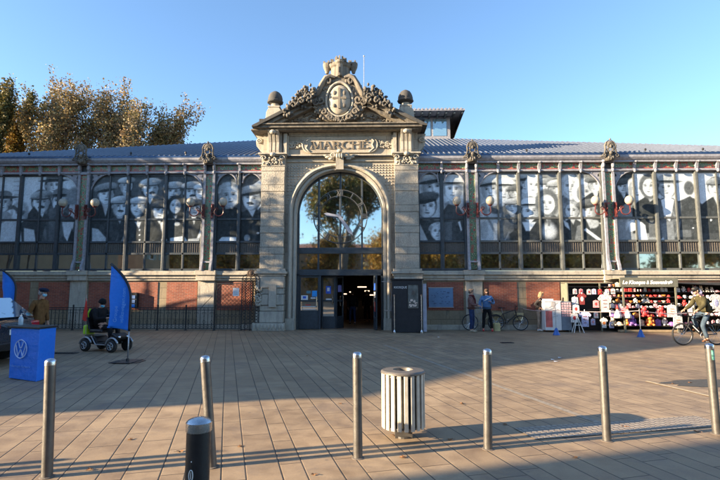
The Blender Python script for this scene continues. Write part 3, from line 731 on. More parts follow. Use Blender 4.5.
# bay A (far left)
xa,xb=COLX[0]+c,COLX[1]-c
A=Print(xa,xb,Z2,ZT,bgc=.86,seed=1)
for k in range(9): PO(A,[(14+k*0,172+k*4.5),(24,172+k*4.5),(24,173+k*4.5),(14,173+k*4.5)],.66)
H(A,-14,200,10,'cap',coat=.3); H(A,4,203,8,'brim',hatv=.4,coat=.55); H(A,53,186,8,'brim',hatv=.35,coat=.35)
H(A,20,214,9,'none',body=True,coat=.75,hair=.7); H(A,41,203,9.5,'cap',hatv=.6,coat=.18,tash=True); H(A,61,202,9,'brim',hatv=.45,coat=.22,turn=-.6,tash=True)
PO(A,[(28,214),(34,206),(40,214),(46,222),(40,246),(24,246)],.16); PO(A,[(49,216),(56,205),(66,225),(60,245),(48,245)],.3)
PO(A,[(8,206),(14,205),(24,213),(23,216),(13,209),(8,210)],.3)
PO(A,[(24,228),(34,230),(36,246),(24,246)],.75); PO(A,[(62,222),(74,222),(70,246),(64,236)],.8)
PO(A,[(0,224),(8,220),(20,222),(22,246),(0,246)],.78); PO(A,[(66,245),(72,228),(78,245)],.12); EL(A,74,196,8,9,.45)
window_bay(xa,xb,6,M['iron_dark'],A,'wide',(0,6,3,5))
# bay B
xa,xb=COLX[1]+c,COLX[2]-c
B=Print(xa,xb,Z2,ZT,bgc=.26,seed=2)
H(B,126,186,7.5,'cap',hatv=.85,coat=.2); H(B,150,189,9,'cap',hatv=.8,turn=.7,tash=True,coat=.12); H(B,173,192,8.5,'cap',hatv=.75,coat=.14)
H(B,106,195,9,'beret',hatv=.6,coat=.13,turn=.2); H(B,191,192,9,'cap',hatv=.7,tash=True,coat=.13); H(B,203,193,8,'cap',hatv=.95,coat=.3,turn=-.5)
H(B,120,207,9,'cap',hatv=.78,tash=True,coat=.17); H(B,138,207,8.5,'cap',hatv=.85,coat=.15); H(B,161,211,8.5,'cap',hatv=.25,coat=.1); H(B,175.5,206,7,'hood',hatv=.13,coat=.10,face=.85)
H(B,194,209,7,'beret',hatv=.35,coat=.12)
PO(B,[(92,228),(98,229),(106,238),(105,246),(92,246)],.7); PO(B,[(135,222),(141,222),(139,229)],.8)
for k in range(4): EL(B,139.5,230+k*5,.9,.9,.75)
PO(B,[(170,238),(184,236),(188,242),(170,243)],.85); PO(B,[(160,222),(163,222),(162,232),(161,230)],.75); EL(B,164,240,3,2,.7); PO(B,[(196,240),(202,226),(203,228),(199,240)],.8); PO(B,[(188,239),(199,238),(199,243),(188,243)],.6)
PO(B,[(121,241),(128,226),(129,228),(123,243)],.45); EL(B,177,224,3,2,.6)
window_bay(xa,xb,6,M['iron_dark'],B,'wide',(0,2,4,6))
# bay C (narrow)
xa,xb=COLX[2]+c,-PH-.0
C_=Print(xa,xb,Z2,ZT,bgc=.24,seed=3)
PO(C_,[(246,190),(262,178),(262,205),(258,210)],.9)
H(C_,252,199,10.5,'beret',hatv=.7,tash=True,coat=.12,turn=-.3); H(C_,229.5,196,11,'curls',coat=.09,face=.8,hair=.45)
PO(C_,[(219,240),(222,237),(238,237),(238,242),(219,242)],.88); EL(C_,247,238,3,3.5,.5); EL(C_,258,233,1.5,1,.7); PO(C_,[(217,210),(238,208),(240,236),(217,236)],.1)
window_bay(xa,xb,2,M['iron_dark'],C_,'narrow',(0,1,2))
# bay D (narrow)
xa,xb=PH,COLX[3]-c
D=Print(xa,xb,Z2,ZT,bgc=.8,seed=4)
H(D,432,188,12,'beret',hatv=.8,face=.85,hair=.75,coat=.7); H(D,453,190,9,'brim',hatv=.75,face=.95,coat=.75,hair=.6)
PO(D,[(440,215),(448,204),(458,206),(466,218),(466,246),(440,246)],.22); H(D,426,207,10,'beret',hatv=.3,coat=.22,face=.85)
PO(D,[(417,220),(470,220),(470,246),(417,246)],.17); H(D,438,232,7,'curls',face=.85,coat=.2,hair=.6); PO(D,[(417,224),(420,224),(429,243),(417,243)],.7); PO(D,[(458,222),(460,221),(462,230),(461,231)],.9)
PO(D,[(443,222),(452,222),(452,245),(443,245)],.3)
window_bay(xa,xb,2,M['iron_dark'],D,'narrow',(0,1,2))
# bay E
xa,xb=COLX[3]+c,COLX[4]-c
E=Print(xa,xb,Z2,ZT,bgc=.42,seed=5)
PO(E,[(480,166),(502,166),(520,175),(520,222),(480,222)],.68)
H(E,490,190,10,'beret',hatv=.85,face=.88,coat=.8,hair=.8); H(E,525,184,9,'beret',hatv=.85,face=.88,coat=.75,hair=.3); H(E,505,192,9,'brim',hatv=.85,face=.82,coat=.7,hair=.6)
H(E,515,193,6.5,'cap',hatv=.3,face=.8,coat=.3); H(E,535,186,8,'hood',hatv=.85,turn=-.5,coat=.6); H(E,545,187,7,'cap',hatv=.55,coat=.5); H(E,557,190,8,'cap',hatv=.65,coat=.2); H(E,570,187,8.5,'hood',hatv=.75,coat=.5,face=.8)
H(E,584,193,9,'hood',hatv=.93,coat=.8,face=.7); H(E,595,185,7,'beret',hatv=.4,coat=.1,face=.92)
H(E,512,207,7,'cap',hatv=.7,coat=.3); H(E,530,212,9,'brim',hatv=.95,coat=.12); H(E,547,204,9.5,'hood',hatv=.3,face=.88,coat=.12); H(E,572,211,8,'curls',coat=.13,face=.82); H(E,589,211,8.5,'beret',hatv=.35,coat=.13,face=.84)
EL(E,496,210,7,4,.3); EL(E,484,230,4,9,.6)
PO(E,[(522,222),(536,222),(530,231),(526,231)],.9); EL(E,549,231,7,8,.75,0,.6); PO(E,[(547,219),(551,219),(550,226),(548,226)],.3); PO(E,[(586,228),(602,240),(600,242),(584,230)],.92)
PO(E,[(563,220),(568,223),(570,230),(565,226)],.85); PO(E,[(574,246),(577,226),(582,224),(581,246)],.35); EL(E,508,226,5,6,.28); EL(E,594,224,5,4,.6,.5)
window_bay(xa,xb,6,M['iron_grey'],E,'wide',(0,2,4,6))
# bay F
xa,xb=COLX[4]+c,COLX[5]-c
F_=Print(xa,xb,Z2,ZT,bgc=.16,seed=6)
PO(F_,[(634,168),(652,168),(700,166),(725,170),(725,200),(705,206),(690,196),(655,212),(634,204)],.84)
H(F_,623,187,6,'beret',hatv=.3,coat=.1,face=.8); H(F_,636,190,9,'none',hair=.75,face=.88,coat=.5); H(F_,650,187,8,'hood',hatv=.28,turn=-.6,coat=.1,face=.9); H(F_,667,188,9,'brim',hatv=.6,coat=.3,face=.9)
PO(F_,[(661,200),(668,197),(674,200),(670,222),(664,215)],.92); EL(F_,689,188,5,7,.25); PO(F_,[(682,202),(694,198),(704,210),(704,230),(680,230)],.15); H(F_,716,188,8,'cap',hatv=.5,face=.9,coat=.12); H(F_,740,195,9,'cap',coat=.2)
PO(F_,[(628,222),(636,218),(645,225),(648,242),(640,242),(636,230),(630,232)],.95); PO(F_,[(661,224),(673,220),(675,242),(663,242)],.42); PO(F_,[(658,243),(663,237),(666,243)],.9); EL(F_,693,228,.8,.8,.8); EL(F_,711,220,1,1,.9); PO(F_,[(645,206),(655,198),(660,220),(640,222)],.1)
window_bay(xa,xb,6,M['iron_grey'],F_,'wide',(0,2,4,6))
# bays beyond the frame: the same kind of print, so that a step to the side still shows one
for (i0,seed) in ((5,9),):
    xa,xb=COLX[i0]+c,COLX[i0+1]-c; G_=Print(xa,xb,Z2,ZT,bgc=.3,seed=seed)
    for k in range(7): G_.head(xa+.4+k*.8,5.7+.5*math.sin(k*2.1),.36,['cap','beret','brim'][k%3],coat=.12,tash=k%2==0)
    window_bay(xa,xb,6,M['iron_grey'],G_,'wide',(0,2,4,6))
xa,xb=XL,COLX[0]-c; G_=Print(xa,xb,Z2,ZT,bgc=.3,seed=10); G_.head(xa+.5,5.8,.4,'cap'); window_bay(xa,xb,1,M['iron_dark'],G_,'wide',(0,1))

# ------------------------------------------------------------------ roof
ex0,ex1=XL-.3,XR+.3
zr,yr=10.75,7.0
r0,r1=-5.2,6.6
def roofz(y): return 7.68+(y+.3)*(zr-7.68)/(yr+.3)
rm=MB()
Aa,Bb,Cc,Dd=(ex0,-.30,7.68),(ex1,-.30,7.68),(r1,yr,zr),(r0,yr,zr)
rm.add([Aa,Bb,Cc,Dd,(ex0,-.3,7.60),(ex1,-.3,7.60),(ex1,14,7.6),(ex0,14,7.6),(r0,14.0,zr),(r1,14.0,zr),(-3.43,-.3,7.68),(-3.43,1.4,roofz(1.4)),(3.43,1.4,roofz(1.4)),(3.43,-.3,7.68),(-3.43,-.3,7.6),(3.43,-.3,7.6)],
       [(0,10,11,12,13,1,2,3),(4,14,10,0),(15,5,1,13),(1,6,9,2),(0,3,8,7),(3,2,9,8),(4,7,6,5,15,14),(5,6,1),(4,0,7)])
roof=rm.build('roof',M['roof'],hall)
# standing ribs of the profiled sheets
rb=MB(); k=0; x=ex0+.25
while x<ex1:
    if x<r0: yt=-.3+(x-ex0)/(r0-ex0)*(yr+.3)
    elif x>r1: yt=-.3+(ex1-x)/(ex1-r1)*(yr+.3)
    else: yt=yr
    if yt>0 and abs(x)>3.6: rb.add([(x-.04,-.34,7.68),(x,-.34,7.715),(x+.04,-.34,7.68),(x-.04,yt,roofz(yt)+.002),(x,yt,roofz(yt)+.035),(x+.04,yt,roofz(yt)+.002)],[(0,1,4,3),(1,2,5,4),(0,2,1),(3,4,5)])
    x+=.24
rb.build('roof_rib',M['roof_rib'],roof)
sg=MB()
for x in (-14.2,-9.5,-7.0,8.3,13.5,16.0,20.1): sg.ball((x,-.05,7.89),(.05,.05,.06)); sg.tube([(x,-.05,7.75),(x,-.05,7.88)],.02,5)
sg.build('roof_stud',M['iron_black'],roof)
# roof lantern with its own corrugated roof, right of the portal crest
ly=9.0
lx1,_=L(450,120,ly); lx0=-1.6; lz0=roofz(yr)-.25; _,lz1=L(450,117,ly); _,lzt=L(450,108.5,ly-1.0)
lm=MB(); lm.box(lx0,lx1,ly,ly+5,lz0,lz1)
lan=lm.build('roof_lantern',M['iron_pale'],hall)
g=MB(); 
xw0,zw0=L(424,136,ly); xw1,zw1=L(447,119,ly)
for a,b in ((L(400,128,ly)[0],L(410,128,ly)[0]),(L(412,128,ly)[0],L(430.5,128,ly)[0]),(L(433,128,ly)[0],L(446.5,128,ly)[0])):
    g.box(a,b,ly-.02,ly+.05,zw0,zw1)
g.build('lantern_window',glass_dark('sky_glass',tint=(.13,.24,.31),refl=.35,wob=0),lan)
g=MB(); ex=L(465,108,ly-1)[0]
g.add([(lx0-1,ly-1.0,lzt-.12),(ex,ly-1.0,lzt-.12),(ex,ly-1.0,lzt),(lx0-1,ly-1.0,lzt),(lx0-1,ly+6,lzt-.05),(ex,ly+6,lzt-.05),(ex,ly+6,lzt+.12),(lx0-1,ly+6,lzt+.12)],[(0,1,2,3),(3,2,6,7),(1,5,6,2),(0,4,5,1),(0,3,7,4),(4,7,6,5)])
x=lx0-1
while x<ex: g.tube([(x,ly-1.02,lzt+.0),(x,ly+6,lzt+.13)],.07,6); x+=.24
g.build('lantern_roof',M['iron_pale'],lan)
g=MB(); x=lx0-.8
while x<ex: g.box(x-.05,x+.05,ly-.9,ly,lzt-.28,lzt-.12); x+=.5
g.add([(ex-.02,ly-1,lzt-.12),(ex-.02,ly+6,lzt-.05),(lx1,ly+5,lz0+.3),(lx1,ly,lz0+.3)],[(0,1,2,3)])
g.build('lantern_rafter',M['iron_dark'],lan)
am=MB(); ax,az=L(364,56,3.0); am.tube([(ax,3.0,8.9),(ax,3.0,az)],.022,6); am.ball((ax,3.0,az),.05); am.build('roof_antenna',M['alu'],hall)

# hall interior seen through the door
im=MB()
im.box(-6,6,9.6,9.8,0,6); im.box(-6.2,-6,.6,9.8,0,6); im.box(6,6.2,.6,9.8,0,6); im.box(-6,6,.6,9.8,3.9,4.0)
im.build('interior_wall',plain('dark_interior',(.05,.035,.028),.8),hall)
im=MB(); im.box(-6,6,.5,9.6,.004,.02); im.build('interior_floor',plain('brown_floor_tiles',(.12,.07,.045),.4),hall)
lampm=plain('lit_lamp',(.9,.7,.5),.5,bmp=0,emit=(1,.72,.45,.55))
for (px,py,wd) in ((362,287,.5),(367,291,.28),(351,292,.18),(372,295,.25),(344,294,.3)):
    x,z=L(px,py,6); b=MB(); b.box(x-wd/2,x+wd/2,6,6.08,z-.03,z+.03); b.build('ceiling_lamp',lampm,hall)
for (px,py,col) in ((345,292,(.12,.06,.03)),(376,303,(.08,.03,.02)),(357,300,(.06,.045,.03))):
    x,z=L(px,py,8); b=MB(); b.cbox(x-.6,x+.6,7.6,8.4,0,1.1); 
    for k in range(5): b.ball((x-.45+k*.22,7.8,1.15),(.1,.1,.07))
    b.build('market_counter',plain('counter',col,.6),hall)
# ------------------------------------------------------------------ stone portal
AW,AS=1.93,5.13            # arch half width, spring height
def build_portal():
    m=MB()
    # body: wall with arched opening, built as a ring of blocks
    n=28; yF,yB=-.12,1.5
    pts=[(AW*math.cos(PI*i/n),AS+AW*math.sin(PI*i/n)) for i in range(n+1)]   # right -> left
    XO=3.45; ZTOP=7.86
    outer=[]
    for (x,z) in pts:
        dx,dz=x,z-AS; t=min((XO/abs(dx)) if abs(dx)>1e-6 else 9e9,((ZTOP-AS)/dz) if dz>1e-6 else 9e9); outer.append((dx*t,AS+dz*t))
    for i in range(n):
        a,b=pts[i],pts[i+1]; c,d=outer[i+1],outer[i]
        poly=[a,d]; 
        if abs(abs(d[0])-XO)<1e-6 and abs(c[1]-ZTOP)<1e-6 and abs(d[1]-ZTOP)>1e-6: poly.append((math.copysign(XO,d[0]),ZTOP))
        if abs(abs(c[0])-XO)<1e-6 and abs(d[1]-ZTOP)<1e-6 and abs(c[1]-ZTOP)>1e-6: poly.append((math.copysign(XO,c[0]),ZTOP))
        poly+=[c,b]; m.prism(poly,yF,yB)
    for s in (-1,1):
        x0,x1=sorted((s*AW,s*XO)); m.box(x0,x1,yF,yB,0,AS)
    m.box(-XO,XO,yF,yB,ZTOP,9.1)
    por=m.build('portal_wall',M['stone'],hall)
    # archivolt mouldings
    a=MB()
    def ring(r0,r1,y0,y1,zb):
        k=36
        for s in (-1,1):
            x0,x1=sorted((s*r0,s*r1)); a.box(x0,x1,y0,y1,zb,AS)
        P=[(r0*math.cos(PI*i/k),AS+r0*math.sin(PI*i/k)) for i in range(k+1)]; Q=[(r1*math.cos(PI*i/k),AS+r1*math.sin(PI*i/k)) for i in range(k+1)]
        vs=[(p[0],y0,p[1]) for p in P]+[(q[0],y0,q[1]) for q in Q]+[(p[0],y1,p[1]) for p in P]+[(q[0],y1,q[1]) for q in Q]; K=k+1
        fs=[]
        for i in range(k): fs+=[(i,i+1,K+i+1,K+i),(i,2*K+i,2*K+i+1,i+1),(K+i,K+i+1,3*K+i+1,3*K+i)]
        a.add(vs,fs)
    ring(AW-.02,AW+.09,-.20,.4,.5); ring(AW+.09,AW+.13,-.15,.0,.5); ring(AW+.13,AW+.30,-.26,.0,.5); ring(AW+.30,AW+.36,-.17,.0,.5)
    for s in (-1,1):
        a.torus  # bead along the archivolt
        a.tube([(s*(AW+.215),-.27,.5),(s*(AW+.215),-.27,AS)],.06,8)
        x0,x1=sorted((s*(AW-.03),s*(AW+.40))); a.box(x0,x1,-.3,.2,0,.5)
    a.torus((0,-.27,AS),AW+.215,.06,'y',40,8,0,PI)
    a.build('archivolt',M['stone_trim'],por,bevel=.008)
    # spandrel studs
    st=MB(); g=.135
    for i in range(-24,25):
        for k in range(0,18):
            x=i*g; z=5.55+k*g
            if abs(x)>2.30 or z>7.42 or math.hypot(x,z-AS)<AW+.42: continue
            st.lathe([(.045,0),(.03,.035),(.0,.045)],(0,0,0),6); L0=len(st.v)-18
            st.move(Matrix.Translation((x,-.12,z))@Matrix.Rotation(PI/2,4,'X'),L0)
    st.build('spandrel_studs',M['stone_trim'],por)
    # big pilasters with vermiculated courses, bases, capitals
    for s in (-1,1):
        b=MB(); q=lambda u0,u1,*r:b.box(min(s*u0,s*u1),max(s*u0,s*u1),*r)
        z=2.62; k=0
        while z<7.15:
            h=.62 if k%2==0 else .30
            h=min(h,7.18-z)
            if k%2==0: q(2.42,3.44,-.42,.2,z+.012,z+h)
            else: q(2.41,3.45,-.435,.2,z+.012,z+h)
            z+=h+.0; k+=1
        b.build('pilaster',M['stone_vermi'],por,bevel=.012)
        c=MB(); q=lambda u0,u1,*r:c.box(min(s*u0,s*u1),max(s*u0,s*u1),*r)
        q(2.30,3.56,-.52,.2,2.30,2.40); q(2.24,3.62,-.60,.2,2.40,2.50); q(2.32,3.54,-.50,.2,2.50,2.62)
        q(2.40,3.46,-.46,.2,7.18,7.25); q(2.36,3.50,-.55,.2,7.74,7.80); q(2.30,3.56,-.62,.2,7.80,7.88)
        q(2.42,3.44,-.40,.2,7.25,7.74)
        # base: rusticated drum blocks with rounded inner edge
        for j,(z0,z1) in enumerate(((.34,.80),(.82,1.06),(1.08,1.52),(1.54,1.78),(1.80,2.28))):
            o=.0 if j%2 else .05; q(2.36-o*.2,3.56,-.50-o,.2,z0,z1)
        q(2.66,2.98,-.60,-.5,.98,1.92); q(2.28,3.66,-.60,.2,0,.32)
        for j in range(9): c.ball((s*(2.36+j*.15),-.60,.16),(.055,.05,.13))
        c.build('pilaster_base',M['stone_trim'],por,bevel=.02)
        # carved foliage panel at the outer side of the base
        c=MB(); r_=random.Random(3)
        for j in range(46): c.ball((s*r_.uniform(3.28,3.56),-.56,r_.uniform(1.05,1.85)),(r_.uniform(.03,.06),.04,r_.uniform(.03,.07)),6,4)
        c.build('carved_leaves',M['stone_trim'],por,smooth=True)
        # capital carving
        c=MB()
        for e in (-1,1):
            pts=[]; xc=s*2.93+e*.40
            for i in range(18):
                an=i/17*2.2*PI; rr=.13*(1-i/24); pts.append((xc+e*rr*math.cos(an),-.52,7.62+rr*math.sin(an)))
            c.tube(pts,.035,5)
        for j in range(70):
            c.ball((s*r_.uniform(2.44,3.42),-.45,r_.uniform(7.28,7.70)),(r_.uniform(.03,.07),r_.uniform(.04,.09),r_.uniform(.03,.08)),6,4)
        c.ball((s*2.93,-.6,7.78),(.12,.1,.12)); 
        c.build('carved_capital',M['stone_trim'],por,smooth=True)
        # scroll console above the capital
        c=MB(); q=lambda u0,u1,*r:c.box(min(s*u0,s*u1),max(s*u0,s*u1),*r)
        for e in (-.17,0,.17):
            xx=s*2.93+e
            c.extr([(-.20,7.90),(-.34,7.94),(-.38,8.1),(-.36,8.5),(-.5,8.85),(-.66,9.05),(-.2,9.05)],0,xx-.065,xx+.065)
        q(2.60,3.26,-.24,.2,7.88,9.05); c.ball((s*2.93,-.66,8.93),(.15,.12,.12))
        q(2.36,2.52,-.30,.2,7.88,9.0); q(2.30,2.40,-.22,.2,7.88,8.9)
        # side console profile (seen against the sky)
        poly=[(3.40,7.95),(3.52,8.0),(3.60,8.2),(3.80,8.45),(3.84,8.7),(3.76,8.9),(3.86,9.05),(3.3,9.05),(3.3,7.95)]
        poly=[(s*p,z_) for p,z_ in poly]; poly = poly if s>0 else poly[::-1]
        c.prism(poly,.05,.75)
        c.build('scroll_console',M['stone_trim'],por,bevel=.012)
        c=MB(); c.torus((s*3.66,.0,8.72),.10,.05,'y',14,6); c.ball((s*3.66,.0,8.72),.06); c.build('console_rosette',M['stone_trim'],por,smooth=True)
    # entablature
    e=MB()
    e.box(-2.36,2.36,-.20,.1,7.50,7.56); e.box(-2.30,2.30,-.24,.1,7.82,7.90); e.box(-2.30,2.30,-.17,.1,7.72,7.82)
    e.box(-2.3,2.3,-.17,.1,8.90,8.97); e.box(-2.3,2.3,-.22,.1,8.97,9.05)
    e.build('entablature',M['stone_trim'],por,bevel=.01)
    # horizontal cornice of the pediment
    e=MB(); W=3.80
    for (o,z0,z1) in ((.60,9.05,9.12),(.74,9.12,9.24),(.82,9.24,9.30)):
        e.box(-W+.10+(.82-o)*-.0-(o-.82)*-1,W-.10-(.82-o),-o,1.7,z0,z1)
    e.build('cornice',M['stone_dark'],por,bevel=.012)
    # raking cornices (stop at the crest)
    T=lambda x: 9.0+.52*(3.6-x)
    for s in (-1,1):
        e=MB()
        for (o,d0,d1) in ((.62,-.50,-.33),(.74,-.33,-.18)):
            xs=lambda d: 3.6-(8.93-9.0-d)/.52
            poly=[(s*xs(d0),8.93),(s*1.0,T(1.0)+d0),(s*1.0,T(1.0)+d1),(s*min(3.80,xs(d1)),max(8.93,T(3.80)+d1))]
            if s>0: poly=poly[::-1]
            e.prism(poly,-o,1.7)
        top=MB(); poly=[(s*3.82,T(3.82)-.10),(s*3.82,T(3.82)-.02),(s*1.0,T(1.0)),(s*1.0,T(1.0)-.18),(s*3.60,T(3.6)-.18)]
        if s<0: poly=poly[::-1]
        top.prism(poly,-.86,1.7); top.build('raking_cornice',M['stone_black'],por,bevel=.01)['fin']=1
        e.build('raking_cornice',M['stone_dark'],por,bevel=.01)['fin']=1
    t=MB(); t.prism([(-3.2,8.92),(3.2,8.92),(1.0,T(1.0)-.4),(-1.0,T(1.0)-.4)],-.28,1.6); t.build('tympanum',M['stone'],por)['fin']=1
    # small slab ends of the rear cornice
    e=MB()
    for s in (-1,1):
        poly=[(s*3.05,9.72),(s*3.90,10.02),(s*3.90,10.12),(s*3.05,10.12)]
        if s<0: poly=poly[::-1]
        e.prism(poly,.8,2.0)
    e.build('rear_cornice',M['stone_black'],por)
    # acorn finials
    for s in (-1,1):
        f=MB(); x=s*2.93; y=-.25
        f.extr([(x-.38,9.15),(x+.38,9.15),(x+.34,9.60),(x+.23,9.80),(x-.23,9.80),(x-.34,9.60)],1,-.52,.1); f.box(x-.27,x+.27,-.54,.06,9.80,9.87); f.lathe([(.19,9.86),(.15,9.93),(.19,10.02)],(x,-.25,0),14)
        po=f.build('acorn_finial',M['stone_trim'],por,bevel=.015); po['fin']=1
        f=MB(); f.lathe([(.15,9.98),(.18,10.03),(.22,10.05),(.345,10.09),(.36,10.15),(.32,10.18),(.325,10.27),(.29,10.42),(.21,10.55),(.09,10.63),(.0,10.65)],(x,y,0),24,flute=.035,fn=12)
        o=f.build('acorn',M['stone_black'],po,smooth=True,auto=50); o['fin']=1
    # fruit and leaf clusters on the slopes
    for s in (-1,1):
        c=MB(); r_=random.Random(8)
        for j in range(230):
            u=r_.random(); x=1.08+u*1.32; zt=T(x)
            h=.12+.46*math.sin(min(1,.15+u*.95)*PI)**.7
            c.ball((s*x,r_.uniform(-.95,-.2),zt+r_.uniform(-.42,h-.04)),(r_.uniform(.05,.10),r_.uniform(.05,.10),r_.uniform(.05,.10)),7,5)
        for k in range(3):
            pts=[]; xc=1.3+k*.34
            for i in range(16):
                an=i/15*2.1*PI; rr=.14*(1-i/22); pts.append((s*(xc+rr*math.cos(an)),-.95,T(xc)-.12+rr*math.sin(an)))
            c.tube(pts,.045,5)
        c.build('foliage_crest',M['stone_soot'],por,smooth=True)['fin']=1
    # central crest: scrolled mass, oval shield with cross, mural crown
    c=MB()
    body=[(-1.25,10.20),(-.72,9.55),(0,9.35),(.72,9.55),(1.25,10.20),(1.18,10.52),(.92,10.62),(.70,10.95),(.58,11.22),(-.58,11.22),(-.70,10.95),(-.92,10.62),(-1.18,10.52)]
    c.prism(body,-.62,.5)
    for s in (-1,1):
        c.tube([(s*1.30,-.6,10.46),(s*1.18,-.62,10.55),(s*.98,-.66,10.66),(s*.80,-.66,10.98),(s*.62,-.66,11.22),(s*.42,-.66,11.30),(s*.2,-.66,11.24)],[.11,.12,.13,.12,.12,.10,.05],8)
        c.ball((s*1.36,-.6,10.52),(.14,.12,.14)); 
        for (xc,zc,r0,tw) in ((.50,11.10,.15,1),(.82,10.38,.18,-1),(.70,9.86,.17,1),(1.04,10.28,.12,-1),(.42,9.60,.15,1)):
            pts=[]
            for i in range(18):
                an=i/17*2.3*PI*tw; rr=r0*(1-i/22); pts.append((s*(xc+rr*math.cos(an)),-.68,zc+rr*math.sin(an)))
            c.tube(pts,.05,6)
    r_=random.Random(14)
    for j in range(60):
        an=r_.uniform(PI*1.05,PI*1.95); rr=r_.uniform(.78,1.0)
        c.ball((rr*.82*math.cos(an),-.66,10.30+rr*.92*math.sin(an)),(r_.uniform(.04,.08),.06,r_.uniform(.04,.09)),6,4)
    for j in range(150):
        x=r_.uniform(-1.1,1.1); z=r_.uniform(9.5,11.15)
        if (x/.66)**2+((z-10.34)/.80)**2<1 or abs(x)>1.25-.75*max(0,(z-10.5)) : continue
        c.ball((x,-.63,z),(r_.uniform(.03,.09),.05,r_.uniform(.03,.09)),6,4)
    cr=c.build('crest',M['stone_dark'],por,smooth=True,auto=45)
    c=MB(); c.ball((0,-.62,10.34),(.50,.20,.62),28,16); so=c.build('oval_shield',M['stone'],cr,smooth=True)
    c=MB(); c.box(-.045,.045,-.835,-.72,9.95,10.80); c.box(-.30,.30,-.83,-.70,10.38,10.46)
    for s in (-1,1):
        for z in (10.1,10.62): c.ball((s*.22,-.79,z),(.07,.04,.09))
    c.build('shield_relief',M['stone_dark'],so)
    c=MB(); pts=[(.58*math.cos(2*PI*i/36),-.66,10.34+.71*math.sin(2*PI*i/36)) for i in range(36)]; c.tube(pts,.055,6,closed=True); c.build('shield_frame',M['stone_trim'],cr,smooth=True)
    # mural crown
    c=MB()
    c.lathe([(.42,11.20),(.50,11.28),(.44,11.34),(.44,11.80),(.50,11.86),(.54,11.96),(.54,11.99),(.46,11.99),(.46,11.85),(.0,11.85)],(0,-.15,0),20)
    for k in range(10):
        a=2*PI*k/10+.16; x,y=.50*math.cos(a),-.15+.50*math.sin(a)
        c.box(x-.075,x+.075,y-.07,y+.07,11.97,12.13)
    # projecting turrets
    c.lathe([(.12,11.30),(.14,11.36),(.14,11.85),(.20,11.92),(.20,12.02)],(0,-.62,0),12)
    for k in range(5):
        a=-PI*k/4; c.box(.18*math.cos(a)-.035,.18*math.cos(a)+.035,-.62+.18*math.sin(a)-.035,-.62+.18*math.sin(a)+.035,12.0,12.17)
    for s in (-1,1):
        c.lathe([(.07,11.62),(.10,11.72),(.17,11.88),(.19,12.0),(.19,12.08),(.0,12.08)],(s*.60,-.2,0),10)
        for k in range(4): a=PI/2*k+.5; c.box(s*.60+.15*math.cos(a)-.04,s*.60+.15*math.cos(a)+.04,-.2+.15*math.sin(a)-.04,-.2+.15*math.sin(a)+.04,12.07,12.17)
    co=c.build('mural_crown',M['stone_dark'],por,bevel=.008)
    c=MB(); c.box(-.035,.035,-.775,-.70,11.42,11.68); c.build('arrow_slit',M['iron_black'],co)
    # tympanum relief
    c=MB(); r_=random.Random(21)
    for s in (-1,1):
        for j in range(75):
            x=r_.uniform(.75,2.6); zt=9.36+(3.0-x)*.33
            c.ball((s*x,-.33,r_.uniform(9.36,max(9.4,zt))),(r_.uniform(.04,.12),.06,r_.uniform(.03,.06)),6,4)
        pts=[(s*(2.9-.06*i),-.36,9.38+.035*i+.05*math.sin(i*.9)) for i in range(26)]; c.tube(pts,.045,5)
    c.build('tympanum_relief',M['stone_dark'],por,smooth=True)
    # name cartouche
    c=MB(); pl_=[(-1.30,8.0),(1.30,8.0)]
    arc=[(1.30+.42*math.sin(a)*.9,8.40-.40*math.cos(a)) for a in [PI*i/10 for i in range(1,10)]]
    poly=[(-1.30,8.0),(1.30,8.0)]+arc+[(1.30,8.80),(-1.30,8.80)]+[(-x,z) for x,z in reversed(arc)]
    c.prism(poly,-.20,.0)
    ca=c.build('name_cartouche',M['stone'],por,bevel=.02)
    c=MB(); c.tube([(x,-.19,z) for x,z in poly],.035,6,closed=True)
    for s in (-1,1):
        c.tube([(s*1.30,-.2,8.02),(s*1.52,-.21,8.22),(s*1.44,-.21,8.40),(s*1.52,-.21,8.60),(s*1.30,-.2,8.80)],.04,6)
        for k in range(30):
            x=1.72+r_.random()*.62; c.ball((s*x,-.15,8.40+r_.uniform(-.26,.26)*(1-(x-1.72)*.8)),(r_.uniform(.03,.08),.05,r_.uniform(.03,.06)),6,4)
        for k in range(2):
            pts=[]
            for i in range(16):
                an=i/15*2.1*PI; rr=.15*(1-i/20); pts.append((s*(1.78+k*.34+rr*math.cos(an)),-.16,8.42-.06*k+rr*math.sin(an)))
            c.tube(pts,.032,5)
    c.build('cartouche_scrolls',M['stone_trim'],por,smooth=True)
    # serif capitals MARCHÉ, cut from bars
    tmat=plain('letter_stone',(.19,.155,.115),.85,var=.2)
    c=MB()
    def bar(x0,z0,x1,z1,w):
        d=Vector((x1-x0,z1-z0)).normalized(); n=Vector((-d.y,d.x))*w/2
        c.prism([(x0-n.x,z0-n.y),(x1-n.x,z1-n.y),(x1+n.x,z1+n.y),(x0+n.x,z0+n.y)][::1],-.235,-.19)
    def serif(x,z,w=.15): c.box(x-w/2,x+w/2,-.236,-.19,z-.014,z+.014)
    def arcb(cx,cz,rx,rz,a0,a1,w,n=14):
        P=[(cx+rx*math.cos(a0+(a1-a0)*i/n),cz+rz*math.sin(a0+(a1-a0)*i/n)) for i in range(n+1)]
        for i in range(n):
            wd=w*(.45+.55*abs(math.cos(a0+(a1-a0)*(i+.5)/n))); bar(*P[i],*P[i+1],wd)
    Hh=.38; zb=8.19; T,t_=.075,.04
    x=-1.27
    # M
    bar(x,zb,x+.04,zb+Hh,t_); bar(x+.04,zb+Hh,x+.21,zb+.02,T); bar(x+.21,zb+.02,x+.38,zb+Hh,t_); bar(x+.38,zb+Hh,x+.42,zb,T); serif(x,zb);serif(x+.42,zb);serif(x+.02,zb+Hh,.12);serif(x+.40,zb+Hh,.12)
    x+=.53
